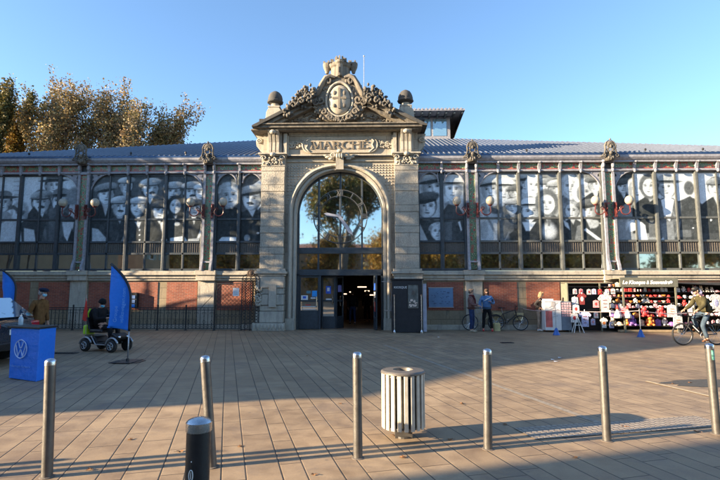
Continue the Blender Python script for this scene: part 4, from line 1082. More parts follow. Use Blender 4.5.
    bar(x,zb,x+.16,zb+Hh,t_); bar(x+.16,zb+Hh,x+.33,zb,T); bar(x+.07,zb+.15,x+.26,zb+.15,.03); serif(x,zb,.12); serif(x+.33,zb)
    x+=.43
    bar(x+.03,zb,x+.03,zb+Hh,T); serif(x+.03,zb); serif(x+.03,zb+Hh,.13); arcb(x+.08,zb+Hh-.115,.17,.105,-PI/2,PI/2,T); bar(x+.12,zb+.21,x+.31,zb,T); serif(x+.32,zb,.1)
    x+=.42
    arcb(x+.19,zb+Hh/2,.19,Hh/2,PI*.25,PI*1.75,T,20); bar(x+.33,zb+Hh-.12,x+.33,zb+Hh,.03)
    x+=.44
    bar(x+.02,zb,x+.02,zb+Hh,T); bar(x+.33,zb,x+.33,zb+Hh,T); bar(x+.02,zb+.22,x+.33,zb+.22,.035)
    for q_ in (x+.02,x+.33): serif(q_,zb); serif(q_,zb+Hh)
    x+=.47
    bar(x,zb,x,zb+Hh,T); bar(x,zb+.015,x+.25,zb+.015,.035); bar(x,zb+Hh-.015,x+.23,zb+Hh-.015,.035); bar(x,zb+.22,x+.18,zb+.22,.03); serif(x-.02,zb,.1); bar(x+.25,zb,x+.25,zb+.09,.025); bar(x+.23,zb+Hh,x+.23,zb+Hh-.09,.025); bar(x+.09,zb+Hh+.035,x+.19,zb+Hh+.12,.04)
    c.build('lettering',tmat,ca)
    # keystone
    c=MB(); c.extr([(-.12,6.98),(-.36,7.02),(-.40,7.5),(-.50,7.86),(-.12,7.86)],0,-.17,.17)
    for s in (-1,1):
        pts=[(s*(.30+.10*math.cos(i/12*2*PI)),-.36,7.80+.10*math.sin(i/12*2*PI)) for i in range(13)]; c.tube(pts,.045,5); c.ball((s*.5,-.28,7.72),(.16,.09,.08)); c.ball((s*.38,-.3,7.62),(.14,.08,.08)); c.ball((s*.62,-.25,7.82),(.1,.08,.06))
    for k in range(3): c.ball((-.1+.1*k,-.50,7.72),(.055,.06,.14))
    c.ball((0,-.5,7.98),(.12,.1,.1)); c.build('keystone',M['stone_trim'],por,smooth=True,auto=40)
    # bring the carved zones to their surveyed heights
    zk=[0,6.9,7.88,9.05,9.30,10.34,11.28,12.17,20]; zv=[0,6.9,7.70,8.72,8.97,9.98,11.13,12.03,19.9]
    def remap(o):
        if o.type=='MESH' and not o.get('fin'):
            me=o.data; n=len(me.vertices); a=np.empty(n*3); me.vertices.foreach_get('co',a); a=a.reshape(-1,3); a[:,2]=np.interp(a[:,2],zk,zv); me.vertices.foreach_set('co',a.ravel()); me.update()
        if 'fin' in o: del o['fin']
        for c_ in o.children: remap(c_)
    bpy.context.view_layer.update(); remap(por)
    return por
portal=build_portal()

# ------------------------------------------------------------------ arch window with clock
GY=.28
f=MB(); th=.05
for zc,h in ((2.50,.11),(3.45,.13)): f.box(-AW,AW,.14,.44,zc-h,zc+h)
for x in (-.97,0,.97): 
    ztop=AS+math.sqrt(AW*AW-x*x)-.03; f.box(x-.04,x+.04,.18,.40,3.55,ztop)
for x in (-.97,0,.97): f.box(x-.035,x+.035,.18,.40,2.6,3.35)
for s in (-1,1): f.box(min(s*(AW-.09),s*AW),max(s*(AW-.09),s*AW),.16,.42,2.3,AS)
f.torus((0,GY,AS),AW-.04,.055,'y',40,6,0,PI)
af=f.build('arch_window',M['iron_dark'],hall,bevel=.006)
g=MB(); k=40; P=[((AW-.05)*math.cos(PI*i/k),GY,AS+(AW-.05)*math.sin(PI*i/k)) for i in range(k+1)]+[(-(AW-.05),GY,3.5),(AW-.05,GY,3.5)]
g.add(P,[tuple(range(len(P)))]); g.build('arch_pane',M['glass'],af)
g=MB(); g.box(-AW,AW,GY,GY+.01,2.6,3.35); g.build('transom_pane',M['glass_low'],af)
clk=MB(); cx,cz=0,4.98; R1,R0=1.20,.93; y=.12
for r,t_ in ((R1,.014),(R0,.011)): clk.torus((cx,y,cz),r,t_,'y',56,6)
nums=['XII','I','II','III','IV','V','VI','VII','VIII','IX','X','XI']
for h in range(12):
    a=PI/2-h*PI/6; s0=len(clk.v); rm_=(R1+R0)/2; x=0; w={'I':.05,'V':.12,'X':.13}; tot=sum(w[c_]+.02 for c_ in nums[h]); x=-tot/2; hh=.12
    for ch in nums[h]:
        ww=w[ch]
        if ch=='I': clk.box(x+.005,x+.035,-.02,.02,-hh,hh)
        elif ch=='V': clk.tube([(x,0,hh),(x+ww/2,0,-hh),(x+ww,0,hh)],.014,4)
        else: clk.tube([(x,0,hh),(x+ww,0,-hh)],.014,4); clk.tube([(x+ww,0,hh),(x,0,-hh)],.014,4)
        x+=ww+.02
    clk.move(Matrix.Translation((cx+rm_*math.cos(a),y,cz+rm_*math.sin(a)))@Matrix.Rotation(-(a-PI/2),4,'Y'),s0)
cko=clk.build('clock_ring',plain('grey_clock_metal',(.12,.12,.12),.4,metal=.4),af)
hm=plain('pale_clock_hands',(.42,.42,.46),.35,metal=.3)
for (dx,dz,wd,nm_) in ((-.68,.12,.06,'hour_hand'),(.62,-.86,.085,'minute_hand')):
    h=MB(); d=Vector((dx,dz)); Ld=d.length; d.normalize(); n=Vector((-d.y,d.x))
    pts=[-d*.12-n*wd*.6,d*Ld*.8-n*wd,d*Ld,d*Ld*.8+n*wd,-d*.12+n*wd*.6]
    h.prism([(cx+p.x-.05,cz+p.y) for p in pts],.06 if nm_=='hour_hand' else .03,.08 if nm_=='hour_hand' else .05); h.build(nm_,hm,cko if False else af)

# ------------------------------------------------------------------ doors
D0=2.34
def leaf(x0,x1,y,lab,parent=hall,ang=0.0,hinge=None,solid=.62):
    f=MB(); w=.07
    a,b=0,x1-x0
    f.box(a,a+w,-.03,.03,0.02,D0); f.box(b-w,b,-.03,.03,0.02,D0); f.box(a+w,b-w,-.03,.03,D0-.09,D0); f.box(a+w,b-w,-.03,.03,0.02,solid); f.box(a+w,b-w,-.03,.03,1.20,1.27)
    o=f.build('door',M['iron_dark'],parent,loc=(x0,y,0),rot=(0,0,ang),bevel=.005)
    if lab: o['label']=lab
    g=MB(); g.box(a+w,b-w,-.006,.006,solid,1.20); g.box(a+w,b-w,-.006,.006,1.27,D0-.09); g.build('door_glass',M['glass_low'],o)
    h=MB(); h.tube([(b-.12,-.05,1.0),(b-.12,-.09,1.03),(b-.12,-.09,1.42),(b-.12,-.05,1.45)],.014,6); h.build('handle',M['chrome'],o)
    return o
paper=M['noticepaper']; pblue=plain('blue_notice',(.03,.12,.6),.5); pred=plain('red_notice',(.5,.06,.05),.5); pcy=plain('cyan_notice',(.02,.3,.75),.5)
d1=leaf(-1.80,-.90,.22,'fixed glazed door panel left of the entrance with a pale notice',solid=.82)
def notice(o,x,z,w,h,mat,name='door_notice',y=-.012):
    b=MB(); b.box(x-w/2,x+w/2,y-.002,y,z-h/2,z+h/2); return b.build(name,mat,o)
notice(d1,.24,1.38,.30,.20,paper); notice(d1,.24,1.39,.14,.10,pblue,y=-.016); notice(d1,.68,1.55,.22,.26,pcy); notice(d1,.42,1.62,.2,.12,plain('teal_note',(.08,.2,.25),.5)); notice(d1,.62,1.36,.22,.05,paper)
notice(d1,.40,1.06,.22,.05,pred); notice(d1,.42,.98,.62,.03,paper); notice(d1,.42,.88,.62,.03,paper)
fr=MB(); fr.box(-1.93,-1.80,.1,.35,0,2.4); fr.box(1.80,1.93,.1,.35,0,2.4); fr.box(-1.93,1.93,.1,.36,D0+.01,2.42); fr.box(-.90,-.84,.12,.32,0,D0); fr.build('door_frame',M['iron_dark'],hall)
d2=leaf(-.84,-.22,.55,'dark door leaf with a blue and white sign',solid=.55)
notice(d2,.30,1.72,.22,.34,pblue); notice(d2,.30,1.74,.11,.16,paper,y=-.016); notice(d2,.32,1.30,.26,.07,paper);
d3=leaf(-.20,.42,.55,'door leaf folded inward beside the blue sign',ang=R(62),solid=.55)
notice(d3,.30,1.78,.3,.30,plain('lilac_notice',(.25,.25,.6),.5))
d4=leaf(1.50,2.1,.20,'right door leaf standing open towards the square',ang=R(-80),solid=.55)
notice(d4,.34,1.50,.3,.25,paper,y=-.035); notice(d4,.34,1.0,.26,.42,pred,y=-.035); notice(d4,.3,1.85,.3,.3,pblue,y=-.035)
# ------------------------------------------------------------------ people
def skin_mesh(name, V, E, Rr, mat, parent, sub=1, root=0):
    me=bpy.data.meshes.new(name); me.from_pydata([tuple(v) for v in V],E,[]); me.update()
    o=bpy.data.objects.new('tmp',me); COL.objects.link(o)
    m=o.modifiers.new('s','SKIN'); m.use_smooth_shade=True; m.branch_smoothing=.3
    sv=me.skin_vertices[0].data
    for i,r in enumerate(Rr): sv[i].radius=(r if hasattr(r,'__len__') else (r,r)); sv[i].use_root=(i==root)
    s=o.modifiers.new('u','SUBSURF'); s.levels=sub; s.render_levels=sub
    bpy.context.view_layer.update()
    nm=bpy.data.meshes.new_from_object(o.evaluated_get(bpy.context.evaluated_depsgraph_get()))
    bpy.data.objects.remove(o); bpy.data.meshes.remove(me)
    nm.name=name; nm.materials.clear(); nm.materials.append(mat)
    nm.polygons.foreach_set('use_smooth',[True]*len(nm.polygons))
    r=bpy.data.objects.new(name,nm); COL.objects.link(r); r.parent=parent; return r
def cloth(name,c,var=.2,rough=.85): return plain(name,c,rough,var=max(var,.35),scale=9,bmp=.5,bdist=.02,spec=.15)
# local frame: faces -y; +x is the person's left
STAND=dict(pelvis=(0,0,.93),chest=(0,0,1.27),neck=(0,.0,1.45),head=(0,-.01,1.60),
   sL=(.17,0,1.39),eL=(.23,.02,1.10),wL=(.22,-.05,.86),sR=(-.17,0,1.39),eR=(-.23,.02,1.10),wR=(-.22,-.05,.86),
   hL=(.09,0,.89),kL=(.10,-.02,.49),aL=(.10,.02,.09),hR=(-.09,0,.89),kR=(-.10,-.02,.49),aR=(-.10,.02,.09),face=(0,-1,0))
def person(loc, rz, label, pose={}, skin=None, top=None, trousers=None, shoes=None, hair=None, hairstyle='short', hat=None, mask=None, beard=None, scarf=None, scale=1.0, open_coat=None, longcoat=0, group=None, bulk=1.0):
    P=dict(STAND); P.update(pose); P={k:Vector(v) for k,v in P.items()}
    t=empty('person',loc,rz,label,'person',group); t.scale=(scale,)*3
    fd=P['face'].normalized(); side=fd.cross(Vector((0,0,1))).normalized(); up=side.cross(fd).normalized()
    hc=P['head']
    V=[];E=[];Rr=[]
    def v(p,r,link=None):
        V.append(Vector(p)); Rr.append(r); i=len(V)-1
        if link is not None: E.append((link,i))
        return i
    pe=v(P['pelvis'],(.13,.10)); sp=v((P['pelvis']+P['chest'])/2,(.11,.08),pe); ch=v(P['chest'],(.115,.08),sp); nk=v(P['neck'],(.055,.055),ch)
    jb=v(hc-up*.07+fd*.012,(.058,.062),nk); hm_=v(hc+up*.0+fd*.0,(.072,.082),jb); ht=v(hc+up*.085-fd*.01,(.062,.072),hm_)
    no=v(hc+fd*.098-up*.022,(.012,.016),hm_)
    for s in 'LR':
        a=v(P['s'+s],(.042,.042),ch); b=v(P['e'+s],(.038,.038),a); c=v(P['w'+s],(.026,.022),b)
        d=(P['w'+s]-P['e'+s]).normalized(); sx=1 if s=='L' else -1
        lat=d.cross(Vector((0,0,1))); lat=lat.normalized() if lat.length>.3 else Vector((0,-1,0))
        curl=Vector((0,0,-1)) if abs(d.z)<.7 else Vector((-sx,-.2,0)); curl=(curl-d*curl.dot(d)).normalized(); lat=curl.cross(d).normalized()
        pa=v(P['w'+s]+d*.06,(.034,.016),c)
        for q,(o_,ln) in enumerate(((-.028,.030),(-.009,.036),(.010,.034),(.028,.026))):
            k1=v(P['w'+s]+d*.092+lat*o_,.0095,pa); k2=v(V[k1]+d*ln+curl*.010,.0085,k1); v(V[k2]+d*ln*.6+curl*.022,.0075,k2)
        t1=v(P['w'+s]+d*.045-lat*.040+curl*.01,.0105,pa); v(V[t1]+d*.035-lat*.008+curl*.018,.009,t1)
        h=v(P['h'+s],(.082,.085),pe); k=v(P['k'+s],(.052,.055),h); an=v(P['a'+s],(.036,.04),k)
        fdir=P.get('toe'+s,P['a'+s]+Vector((0,-.17,-.05)))
        v(fdir,(.038,.026),an)
    skin_mesh('body',V,E,Rr,skin or M['skin'],t,1)
    # face details
    for nm_,off,rr,mt in (('eye',.030,(.011,.008,.007),M['black']),):
        for s in (-1,1):
            b=MB(); b.ball((0,0,0),.0115,8,6); b.build('eye',mt,t,smooth=True,loc=tuple(hc+fd*.080+side*s*off+up*.008))
    b=MB(); b.ball((0,0,0),(.022,.009,.006),8,5); lip=plain('lips',(.3,.1,.08),.5,bmp=0) if 'lips' not in M else M['lips']; M['lips']=lip
    if mask is None: b.build('mouth',lip,t,smooth=True,loc=tuple(hc+fd*.078-up*.052),rot=(0,0,math.atan2(fd.y,fd.x)+PI/2))
    for s in (-1,1):
        b=MB(); b.ball((0,0,0),(.012,.018,.028),8,6); b.build('ear',skin or M['skin'],t,smooth=True,loc=tuple(hc+side*s*.078-fd*.005),rot=(0,0,math.atan2(fd.y,fd.x)+PI/2))
    RM=Matrix(((side.x,fd.x,up.x),(side.y,fd.y,up.y),(side.z,fd.z,up.z))).to_4x4(); HM=Matrix.Translation(hc)@RM  # local x side, y forward, z up
    if hair:
        b=MB(); b.ball((0,-.022,.035),(.088,.098,.092),14,10)
        if hairstyle=='short':
            b.ball((0,-.05,-.01),(.080,.065,.075),10,8); b.ball((0,.045,.085),(.065,.045,.035),8,6)
        if hairstyle in('long','bushy'):
            b.ball((0,-.06,-.06),(.090,.065,.12),10,8)
            for s in (-1,1): b.ball((s*.072,-.01,-.05),(.03,.05,.10),8,6)
            b.ball((0,.04,.09),(.075,.05,.04),8,6)
        b.move(HM); b.build('hair',hair,t,smooth=True)
    if hat:
        kind,hmz=hat; b=MB()
        if kind=='beanie': b.lathe([(.092,.0),(.098,.03),(.092,.075),(.065,.125),(.0,.142)],(0,-.01,.01),16,1,1.1)
        elif kind=='flat': b.ball((0,.0,.085),(.102,.125,.045),14,8); b.lathe([(.088,.03),(.092,.07)],(0,-.01,0),16,1,1.1); b.ball((0,.095,.062),(.075,.06,.014),12,6)
        elif kind=='cap': b.ball((0,-.01,.055),(.094,.108,.075),14,8); b.ball((0,.115,.045),(.070,.075,.012),12,6)
        b.move(HM); b.build('hat',hmz,t,smooth=True)
    if mask:
        b=MB(); b.ball((0,.055,-.045),(.058,.045,.048),12,8); b.move(HM); b.build('face_mask',mask,t,smooth=True)
    if beard:
        b=MB(); b.ball((0,.035,-.075),(.062,.050,.045),12,8); b.ball((0,.082,-.035),(.03,.012,.008),8,5); b.move(HM); b.build('beard',beard,t,smooth=True)
    B=bulk
    if top:
        V=[];E=[];Rr=[]
        lo=P['pelvis']+Vector((0,0,-.06-longcoat))
        if longcoat: lo=(P['kL']+P['kR'])*.5*(longcoat/.5)+P['pelvis']*(1-longcoat/.5)
        a0=v(lo,(.165*B,.125*B)); a1=v(P['pelvis']+Vector((0,0,.05)),(.155*B,.12*B),a0); a2=v((P['pelvis']+P['chest'])/2,(.15*B,.12*B),a1); a3=v(P['chest'],(.165*B,.125*B),a2); a4=v(P['neck']+Vector((0,0,-.03)),(.08,.08),a3); v(P['neck']+Vector((0,0,.02)),(.068,.068),a4)
        for s in 'LR':
            a=v(P['s'+s],.072*B,a3); m_=v((P['s'+s]+P['e'+s])/2,.062*B,a); b_=v(P['e'+s],.054*B,m_); c_=v(P['w'+s]*.97+P['e'+s]*.03,.042*B,b_)
        skin_mesh('jacket',V,E,Rr,top,t,1,root=2)
    if trousers:
        V=[];E=[];Rr=[]
        a0=v(P['pelvis']+Vector((0,0,.06)),(.145,.115)); a1=v(P['pelvis']+Vector((0,0,-.05)),(.14,.115),a0)
        for s in 'LR':
            h=v(P['h'+s]*.85+P['k'+s]*.15,.094,a1); k=v(P['k'+s],.070,h); m_=v((P['k'+s]+P['a'+s])/2,.062,k); v(P['a'+s]+(P['k'+s]-P['a'+s])*.06,.058,m_)
        skin_mesh('trousers',V,E,Rr,trousers,t,1,root=1)
    if shoes:
        for s in 'LR':
            V=[];E=[];Rr=[]; to=P.get('toe'+s,P['a'+s]+Vector((0,-.17,-.05)))
            an=P['a'+s]; hd=(to-an); hd.z=0; hd=hd.normalized()
            h0=v(an-hd*.05+Vector((0,0,-.045)),(.038,.036)); h1=v(an+hd*.03+Vector((0,0,-.035)),(.042,.042),h0); v(to+hd*.03,(.042,.028),h1); v(an+Vector((0,0,.03)),(.045,.045),h1)
            skin_mesh('shoe',V,E,Rr,shoes,t,1)
    if scarf:
        b=MB(); b.torus(tuple(P['neck']+Vector((0,-.01,.0))),.075,.035,'z',14,7); b.tube([P['neck']+Vector((.02,-.08,-.01)),P['chest']+Vector((.02,-.15,.02)),P['chest']+Vector((.01,-.16,-.18))],[.04,.035,.03],7)
        b.build('scarf',scarf,t,smooth=True)
    return t
navy=cloth('navy_cloth',(.015,.02,.04)); blackc=cloth('black_cloth',(.012,.012,.014)); jeans=cloth('blue_denim',(.05,.085,.16)); djeans=cloth('dark_denim',(.02,.035,.09))
# man beside the car
x,y=-7.12,12.1
xx,_=atY(40,300,12.1)
person((xx,12.1,0),R(78),'man in brown coat, dark flat cap and pale blue mask behind the parked car',dict(chest=(0,-.02,1.27),neck=(0,-.05,1.44),head=(0,-.09,1.59),sL=(.17,-.03,1.38),sR=(-.17,-.03,1.38),eR=(-.23,.06,1.10),wR=(-.2,-.06,.86),face=(0,-1,-.15)),
       top=cloth('brown_coat',(.16,.08,.03)),trousers=blackc,shoes=M['black'],hair=plain('grey_hair',(.3,.3,.3),.8),hat=('flat',navy),mask=plain('blue_mask',(.22,.48,.62),.7,bmp=0),longcoat=.22,bulk=1.1)
# two men talking
gx,gy=ground(472,332.5)
person((gx,gy,0),R(62),'grey-haired man in mauve-brown jacket, dark red scarf and blue jeans, facing the bearded man',
   dict(eR=(-.22,-.06,1.12),wR=(-.12,-.30,1.06),eL=(.22,-.02,1.12),wL=(.13,-.28,1.04),face=(.1,-1,-.08),kL=(.12,-.03,.49),aL=(.13,.02,.09)),
   top=cloth('mauve_brown_jacket',(.15,.085,.08)),trousers=djeans,shoes=cloth('beige_suede',(.33,.3,.22)),hair=plain('short_grey_hair',(.13,.10,.08),.8),scarf=cloth('dark_red_scarf',(.12,.025,.03)),scale=1.02,bulk=1.3)
gx2,gy2=ground(487.5,331.5)
p4=person((gx2,gy2,0),R(-12),'bearded man in blue sweater, black trousers and red shoes in front of the bicycle',
   dict(eR=(-.28,.02,1.12),wR=(-.22,-.10,.90),eL=(.28,0,1.12),wL=(.14,-.24,1.20),hL=(.10,0,.89),kL=(.14,-.02,.49),aL=(.19,.02,.09),aR=(-.16,.02,.09),kR=(-.13,-.02,.49),face=(.2,-1,-.2)),
   top=cloth('blue_sweater',(.10,.21,.40)),trousers=blackc,shoes=cloth('red_shoes',(.5,.03,.04)),hair=plain('brown_hair',(.07,.04,.025),.8),beard=plain('brown_beard',(.08,.045,.03),.8),hairstyle='bushy',scale=1.02,bulk=1.28)
b=MB()
for k in range(3): b.tube([(-.10+.05*k,-.158,1.24+.035*k),(-.02+.05*k,-.165,1.27+.035*k),(.06+.05*k,-.15,1.33+.02*k)],.012,5)
b.build('chest_mark',M['white'],p4)
b=MB(); b.cbox(-.035,.035,-.006,.006,-.07,.07,.004)
ph=b.build('phone',M['black'],None,loc=(gx2+.155,gy2-.38,1.27),rot=(R(-35),0,R(-12))); tag(ph,'black phone held up by the man in the blue sweater','phone')
# woman behind the display cabinet
gx,gy=ground(545,332)
person((gx-.12,gy+.35,0),R(70),'fair-haired woman in dark jacket and beige trousers left of the white display cabinet',
   dict(chest=(0,-.06,1.25),neck=(0,-.10,1.42),head=(0,-.15,1.57),sL=(.16,-.08,1.36),sR=(-.16,-.08,1.36),eR=(-.24,.14,1.14),wR=(-.2,-.08,1.0),eL=(.2,-.2,1.12),wL=(.12,-.42,1.12),face=(0,-1,-.35)),
   top=cloth('charcoal_jacket',(.04,.035,.035)),trousers=cloth('beige_trousers',(.3,.22,.16)),shoes=cloth('white_shoes',(.6,.6,.58)),hair=plain('fair_hair',(.24,.15,.075),.7),hairstyle='long',scale=.97)
# two shoppers going in through the door
for (px,Yp,lab,tc,sc) in ((352.5,23.6,'shopper in a dark jacket and blue jeans walking into the hall, nearest the door',djeans,1.0),(367,26.2,'shopper in black deeper inside the dark doorway',blackc,.98)):
    X,_=atY(px,325,Yp)
    person((X,Yp,.02),PI+.15,lab,dict(kL=(.10,-.14,.50),aL=(.10,-.16,.12),aR=(-.10,.20,.12),kR=(-.10,.02,.50)),top=blackc,trousers=tc,shoes=M['black'],hair=plain('dark_hair',(.03,.02,.015),.8),scale=sc,bulk=1.15)

# ------------------------------------------------------------------ bicycles (rider faces -x : forward = -x in local frame)
def bicycle(loc,rz,label,wr=.345,wb=1.06,frame=None,mudg=False,tyre=.022,scale=1.0,susp=False):
    t=empty('bicycle',loc,rz,label,'bicycle'); fw,rw=(-wb*.56,0,wr),(wb*.44,0,wr)
    for c,nm in ((fw,'front'),(rw,'rear')):
        r=MB(); r.torus(c,wr-tyre-.016,.011,'y',40,6); wo=r.build('wheel',M['alu'],t,smooth=True)
        b=MB(); b.torus(c,wr-tyre,tyre,'y',40,8); b.build('tyre',M['rubber'],wo,smooth=True)
        b=MB()
        for k in range(16):
            a=2*PI*k/16; b.tube([(c[0],.02*(-1)**k,c[2]),(c[0]+(wr-.05)*math.cos(a),0,c[2]+(wr-.05)*math.sin(a))],.0022,3)
        b.tube([(c[0],-.045,c[2]),(c[0],.045,c[2])],.022,8)
        b.build('spokes',M['chrome'],wo)
    bb=(.02,0,.30); st=(.20,0,.80); hd=(-.36,0,.86); hd2=(-.39,0,.68)
    b=MB()
    for p,q,r_ in ((bb,(.16,0,.72),.018),((.15,0,.70),hd,.018),(bb,hd2,.026 if susp else .020),(hd,hd2,.022)): b.tube([p,q],r_,8)
    for s in (-1,1):
        b.tube([(bb[0],s*.02,bb[2]),(rw[0],s*.055,rw[2])],.010,6); b.tube([(.15,s*.012,.70),(rw[0],s*.055,rw[2])],.009,6)
        b.tube([(hd2[0]-.005,s*.05,hd2[2]-.02),(fw[0],s*.055,fw[2])],.017 if susp else .012,6)
    b.tube([(hd2[0],-.06,hd2[2]-.02),(hd2[0],.06,hd2[2]-.02)],.016,6)
    fo=b.build('frame',frame or M['black'],t,smooth=True,auto=40)
    if susp:
        b=MB(); b.tube([(-.04,0,.37),(-.33,0,.66)],.042,8); b.build('battery',M['black'],fo,smooth=True,auto=40)
        b=MB(); b.tube([(-.10,-.045,.42),(-.28,-.045,.60)],.012,4); b.build('battery_stripe',M['white'],fo)
    b=MB(); b.tube([(.16,0,.72),(.21,0,.93)],.014,6); b.build('seat_post',M['alu'],t)
    b=MB(); b.ball((.25,0,.95),(.10,.075,.028),10,6); b.ball((.13,0,.95),(.11,.022,.02),8,5); b.build('saddle',M['black'],t,smooth=True)
    b=MB(); b.tube([hd,(-.37,0,.98),(-.43,0,1.01)],.015,6); b.tube([(-.36,-.31,1.03),(-.42,-.2,1.02),(-.44,0,1.01),(-.42,.2,1.02),(-.36,.31,1.03)],.012,6); b.build('handlebar',M['black'],t,smooth=True)
    b=MB(); b.torus((bb[0],-.05,bb[2]),.085,.008,'y',20,4); b.tube([(bb[0],-.06,bb[2]),(bb[0]+.03,-.07,bb[2]-.17)],.010,5); b.tube([(bb[0],.06,bb[2]),(bb[0]-.03,.07,bb[2]+.17)],.010,5)
    b.box(bb[0]+.0,bb[0]+.08,-.16,-.07,bb[2]-.185,bb[2]-.165); b.box(bb[0]-.08,bb[0],.07,.16,bb[2]+.165,bb[2]+.185); b.tube([(bb[0],-.05,bb[2]+.085),(rw[0],-.05,rw[2]+.035)],.004,4); b.tube([(bb[0],-.05,bb[2]-.085),(rw[0],-.05,rw[2]-.035)],.004,4)
    b.build('crankset',M['alu'],t)
    if mudg:
        for c,a0,a1 in ((fw,.2*PI,.85*PI),(rw,.15*PI,.9*PI)): b=MB(); b.torus(c,wr+.02,.02,'y',14,4,a0,a1); b.build('mudguard',M['black'],t,smooth=True)
    return t
# cyclist
cx_,cy_=ground(700,345.3)
S6=.98
bx=ground(683,345.3)[0]+.594*S6
bk=bicycle((bx,cy_,0),R(4),'black electric bicycle ridden across the square by the man in the olive jacket',wb=1.08,susp=True,tyre=.026); bk.scale=(S6,)*3
rd=person((bx,cy_,0),R(4),'cyclist in a black cap, olive jacket and jeans riding the black bicycle',
   dict(pelvis=(.22,0,1.02),chest=(.09,0,1.36),neck=(.01,0,1.52),head=(-.07,0,1.65),sL=(.04,.19,1.44),sR=(.04,-.19,1.44),eL=(-.07,.28,1.19),eR=(-.07,-.28,1.19),wL=(-.27,.27,1.08),wR=(-.27,-.27,1.08),
        hL=(.20,.09,.98),kL=(-.15,.11,.82),aL=(-.01,.10,.50),toeL=(-.17,.11,.46),hR=(.20,-.09,.98),kR=(-.03,-.11,.60),aR=(.11,-.11,.19),toeR=(-.05,-.12,.13),face=(-1,0,-.35)),
   top=cloth('olive_jacket',(.06,.052,.026)),trousers=cloth('grey_blue_jeans',(.05,.075,.105)),shoes=cloth('brown_boots',(.13,.06,.03)),hair=plain('dark_grey_hair',(.05,.045,.04),.8),hat=('cap',blackc),mask=plain('pink_mask',(.30,.17,.13),.8,bmp=0),bulk=1.32)
# parked bicycle behind the two men, with pale panniers
hx,hy=ground(486,330)
pb=bicycle((hx+.35,20.72,0),R(180),'bicycle with pale frame parked against the plinth behind the two men',wr=.345,wb=1.08,frame=plain('cream_frame',(.35,.30,.20),.4)); pb.location=(atY(481.5,325,20.72)[0],20.72,0); pb.scale=(1,1,1)
hx=atY(507,325,20.86)[0]
pb2=bicycle((hx,20.86,0),R(172),'second bicycle, with tan baskets, mostly hidden behind the pale-framed one',wr=.32,wb=1.0)
b=MB()
wk=plain('tan_wicker',(.42,.33,.17),.8,var=.3,scale=30,bmp=.6)
for xx in (-.52,.36):
    b=MB(); b.extr([(xx-.16,.42),(xx+.16,.42),(xx+.19,.74),(xx-.19,.74)],1,-.16,-.05); b.build('basket',wk,pb2,bevel=.01)
bag=MB(); bag.cbox(-.14,.14,-.1,.1,0,.34,.04); bag.tube([(-.08,0,.33),(-.05,0,.44),(.05,0,.44),(.08,0,.33)],.01,5)
bg_=bag.build('shopping_bag',plain('yellow_bag',(.5,.42,.2),.7),None,loc=(atY(497,327,20.5)[0],20.55,.12),bevel=.02); tag(bg_,'pale yellow bag hanging low beside the bicycle of the bearded man','bag')
bg_.location.z=.0

# ------------------------------------------------------------------ mobility scooter and its rider
sx,sy=ground(85,351.3); sx+=.52; sy+=.115; SR=R(-18)
SC=empty('mobility_scooter',(sx,sy,0),SR,'black four-wheeled mobility scooter with a hi-vis bag and a seated rider','mobility scooter')
# local: forward +x
dk=M['black']; 
for (wx,wy) in ((-.46,-.27),(-.46,.27),(.46,-.26),(.46,.26)):
    b=MB(); b.lathe([(.05,-.055),(.135,-.055),(.165,-.035),(.165,.035),(.135,.055),(.05,.055)],(0,0,0),20); b.move(Matrix.Translation((wx,wy,.165))@Matrix.Rotation(PI/2,4,'X')); wo=b.build('wheel',M['rubber'],SC,smooth=True,auto=40)
    b=MB()
    s=-1 if wy<0 else 1
    for k in range(5):
        a=2*PI*k/5; b.tube([(wx,wy+s*.058,.165),(wx+.09*math.cos(a),wy+s*.058,.165+.09*math.sin(a))],.014,5)
    b.torus((wx,wy+s*.056,.165),.095,.012,'y',18,5); b.build('rim',M['alu'],wo)
b=MB(); b.extr([(-.62,.20),(.30,.17),(.44,.30),(.56,.33),(.60,.42),(.40,.52),(.28,.28),(-.12,.24),(-.2,.40),(-.58,.44)],1,-.22,.22); b.build('chassis',dk,SC,bevel=.03)
b=MB()
for s in (-1,1):
    b.tube([(-.30,s*.24,.42),(-.12,s*.25,.19),(.26,s*.25,.19),(.36,s*.24,.34)],.018,6)
    b.torus((.46,s*.26,.165),.21,.03,'y',12,5,.1*PI,.95*PI); b.torus((-.46,s*.27,.165),.21,.03,'y',12,5,.1*PI,.95*PI)
b.build('side_rail',M['alu'],SC,smooth=True)
b=MB(); b.tube([(.42,0,.45),(.30,0,.95)],.04,8); b.ball((.31,0,.98),(.09,.14,.07)); b.tube([(.24,-.26,1.0),(.32,0,1.0),(.24,.26,1.0)],.015,6); b.build('tiller',dk,SC,smooth=True)
for s in (-1,1):
    b=MB(); b.ball((.60,s*.14,.40),(.03,.05,.035)); b.build('headlight',M['chrome'],SC,smooth=True)
b=MB(); b.cbox(-.42,.04,-.23,.23,.50,.60,.03); b.build('seat',dk,SC,bevel=.02)
b=MB(); b.extr([(-.46,.58),(-.40,.58),(-.50,.92),(-.56,.92)],1,-.22,.22); b.build('backrest',dk,SC,bevel=.02)
hv=plain('hi_vis_yellow',(.45,.75,.03),.6,var=.1)
b=MB(); b.cbox(-.74,-.58,-.15,.15,.44,.70,.03); b.build('hi_vis_bag',hv,SC,bevel=.02)
b=MB(); b.tube([(-.55,-.2,.45),(-.60,-.2,1.55)],.008,5); po=b.build('flag_pole',M['alu'],SC)
b=MB(); b.add([(-.585,-.2,1.42),(-.585,-.2,1.38),(-.68,-.36,.78),(-.56,-.16,.72),(-.583,-.19,1.42)],[(0,1,2,3,4)]); b.v=[]; b.f=[]; b.m=[]
